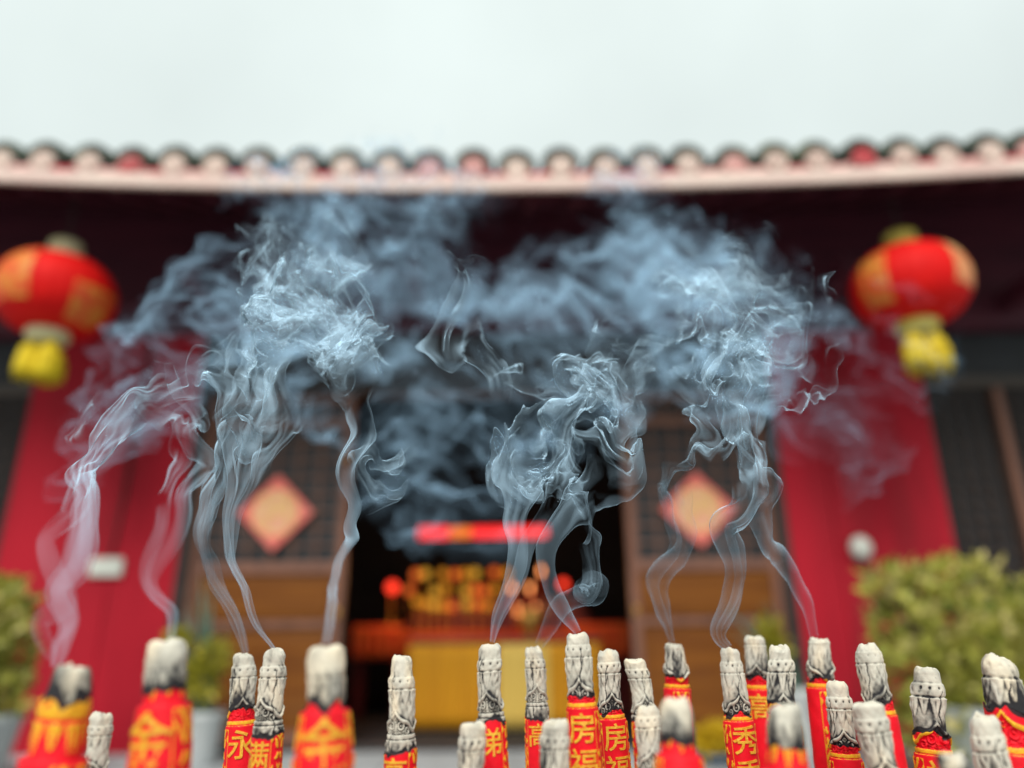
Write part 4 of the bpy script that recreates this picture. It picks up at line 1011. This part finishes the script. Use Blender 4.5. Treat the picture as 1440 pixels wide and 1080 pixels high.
plume('dense bright smoke cloud billowing in front of the left door leaf', [
  ([(346, 919, 6, .90), (326, 860, 11, .88), (296, 800, 14, .86), (284, 730, 17, .83), (305, 650, 30, .80), (335, 570, 55, .78), (350, 500, 62, .78), (375, 440, 65, .80), (390, 390, 65, .86), (370, 340, 60, .95), (320, 310, 60, 1.05)], 3, .13, .24, .50, .72, 800, 28),
  ([(386, 914, 5, .765), (350, 850, 9, .765), (328, 770, 12, .765), (340, 690, 18, .765), (358, 610, 34, .765), (385, 530, 58, .77), (420, 465, 62, .77), (450, 410, 60, .79), (470, 370, 55, .82), (440, 330, 55, .9)], 3, .13, .24, .50, .75, 800, 28),
  ([(458, 907, 6, .58), (468, 850, 8, .62), (484, 780, 9, .70), (496, 720, 10, .765), (488, 660, 14, .77), (502, 600, 22, .77), (498, 540, 34, .77), (490, 480, 40, .77), (470, 420, 46, .77), (440, 370, 50, .8), (400, 330, 60, .9)], 1, .12, .30, .45, .75, 800, 28),
  ([(500, 726, 6, .77), (540, 700, 9, .77), (556, 680, 10, .77), (520, 684, 10, .77), (500, 650, 14, .77), (520, 620, 18, .77), (560, 610, 18, .77), (570, 630, 14, .77), (540, 640, 12, .77)], 1, .09, .0, .25, .5, 400, 22),
  ([(300, 600, 20, .80), (330, 560, 40, .80), (380, 500, 50, .79), (430, 450, 50, .78), (490, 430, 46, .78), (515, 460, 40, .78), (490, 490, 40, .78), (440, 470, 40, .78)], 2, .16, .0, .55, .8, 700, 28),
], 2)
plume('curling smoke strands rising from the middle sticks before the dark doorway', [
  ([(692, 904, 5, .766), (702, 865, 12, .766), (720, 815, 18, .766), (734, 770, 22, .766), (742, 735, 28, .766), (752, 690, 38, .766), (740, 640, 38, .77), (750, 595, 36, .77), (790, 555, 40, .78), (840, 525, 40, .8), (890, 490, 50, .85)], 2, .125, .26, .48, .75, 800, 26),
  ([(757, 909, 6, .92), (775, 880, 12, .90), (798, 850, 14, .87), (830, 838, 14, .83), (846, 820, 11, .81), (836, 811, 9, .80), (824, 822, 9, .80), (832, 836, 13, .79), (852, 800, 16, .785), (832, 740, 26, .77), (790, 690, 34, .77), (760, 640, 36, .77), (730, 600, 36, .77)], 1, .09, .40, .30, .5, 900, 26),
  ([(813, 890, 5, .766), (790, 850, 12, .766), (768, 800, 14, .766), (790, 740, 20, .766), (840, 700, 28, .766), (868, 650, 34, .766), (860, 590, 38, .77), (880, 530, 40, .78), (920, 470, 45, .82)], 1, .115, .30, .45, .75, 700, 26),
  ([(700, 580, 16, .77), (695, 530, 24, .77), (664, 495, 26, .77), (640, 470, 24, .77), (612, 440, 22, .77), (636, 422, 18, .77), (654, 455, 18, .77)], 1, .12, .0, .35, .55, 500, 24),
  ([(740, 720, 20, .77), (720, 680, 30, .77), (740, 650, 34, .77), (780, 670, 30, .77), (770, 710, 24, .77)], 2, .09, .0, .35, .6, 400, 26),
], 3)
plume('tall smoke column climbing over the right door leaf toward the eaves', [
  ([(946, 905, 6, .96), (932, 860, 16, .93), (930, 815, 22, .90), (950, 760, 24, .86), (945, 700, 26, .82), (956, 655, 26, .79), (990, 620, 34, .77), (1005, 550, 44, .77), (985, 490, 50, .77), (985, 440, 55, .80), (1000, 390, 60, .92), (1010, 340, 65, 1.1)], 2, .135, .26, .48, .75, 800, 28),
  ([(1024, 911, 7, .89), (1008, 880, 14, .88), (1030, 810, 18, .86), (1016, 740, 22, .82), (1046, 675, 28, .78), (1045, 600, 38, .77), (1030, 530, 44, .77), (1020, 460, 50, .78), (1040, 410, 55, .85), (1050, 360, 65, 1.0)], 2, .135, .26, .48, .75, 800, 28),
  ([(1146, 897, 6, .95), (1124, 830, 12, .92), (1098, 780, 15, .88), (1072, 755, 16, .84), (1074, 690, 20, .80), (1060, 640, 24, .78), (1070, 590, 34, .78), (1105, 540, 38, .79), (1145, 490, 40, .80), (1165, 460, 40, .84)], 1, .12, .30, .35, .7, 700, 26),
  ([(930, 510, 30, .78), (890, 530, 34, .78), (840, 530, 30, .78), (800, 520, 30, .78), (780, 560, 30, .78)], 1, .11, .0, .45, .75, 500, 26),
], 4)
plume('faint bluish haze of spent smoke drifting up under the eaves', [
  ([(230, 520, 110, 1.2), (320, 450, 150, 1.4), (430, 390, 170, 1.7), (560, 350, 170, 2.0), (700, 320, 160, 2.3), (840, 300, 150, 2.5)], 3, .031, .0, .75, .0, 180, 24),
  ([(940, 600, 110, 1.2), (980, 500, 150, 1.5), (990, 420, 165, 1.8), (960, 350, 165, 2.1), (900, 310, 160, 2.4), (850, 290, 150, 2.6)], 3, .032, .0, .75, .0, 180, 24),
  ([(540, 680, 110, 1.3), (620, 590, 160, 1.5), (690, 510, 180, 1.7), (740, 430, 180, 2.0), (740, 360, 160, 2.3), (700, 300, 150, 2.5)], 3, .026, .0, .75, .0, 180, 24),
  ([(1080, 760, 80, 1.6), (1150, 660, 110, 1.8), (1180, 570, 120, 2.0), (1160, 490, 110, 2.2), (1120, 400, 120, 2.4), (1040, 330, 110, 2.6)], 2, .015, .0, .6, .0, 180, 24),
  ([(640, 790, 100, 1.5), (680, 690, 130, 1.7), (740, 600, 150, 1.9), (760, 520, 150, 2.1)], 2, .034, .0, .6, .0, 180, 24),
  ([(120, 700, 70, 1.2), (170, 600, 90, 1.4), (230, 510, 100, 1.6), (300, 430, 110, 1.9)], 1, .03, .0, .6, .0, 160, 24),
], 5, True)

# ------------------------------------------------------------------ render settings
S.render.engine = 'CYCLES'
cy = S.cycles
cy.use_denoising = True
try: cy.denoiser = 'OPENIMAGEDENOISE'
except Exception: pass
cy.max_bounces = 5; cy.diffuse_bounces = 2; cy.transparent_max_bounces = 96; cy.sample_clamp_indirect = 4
cy.use_adaptive_sampling = False
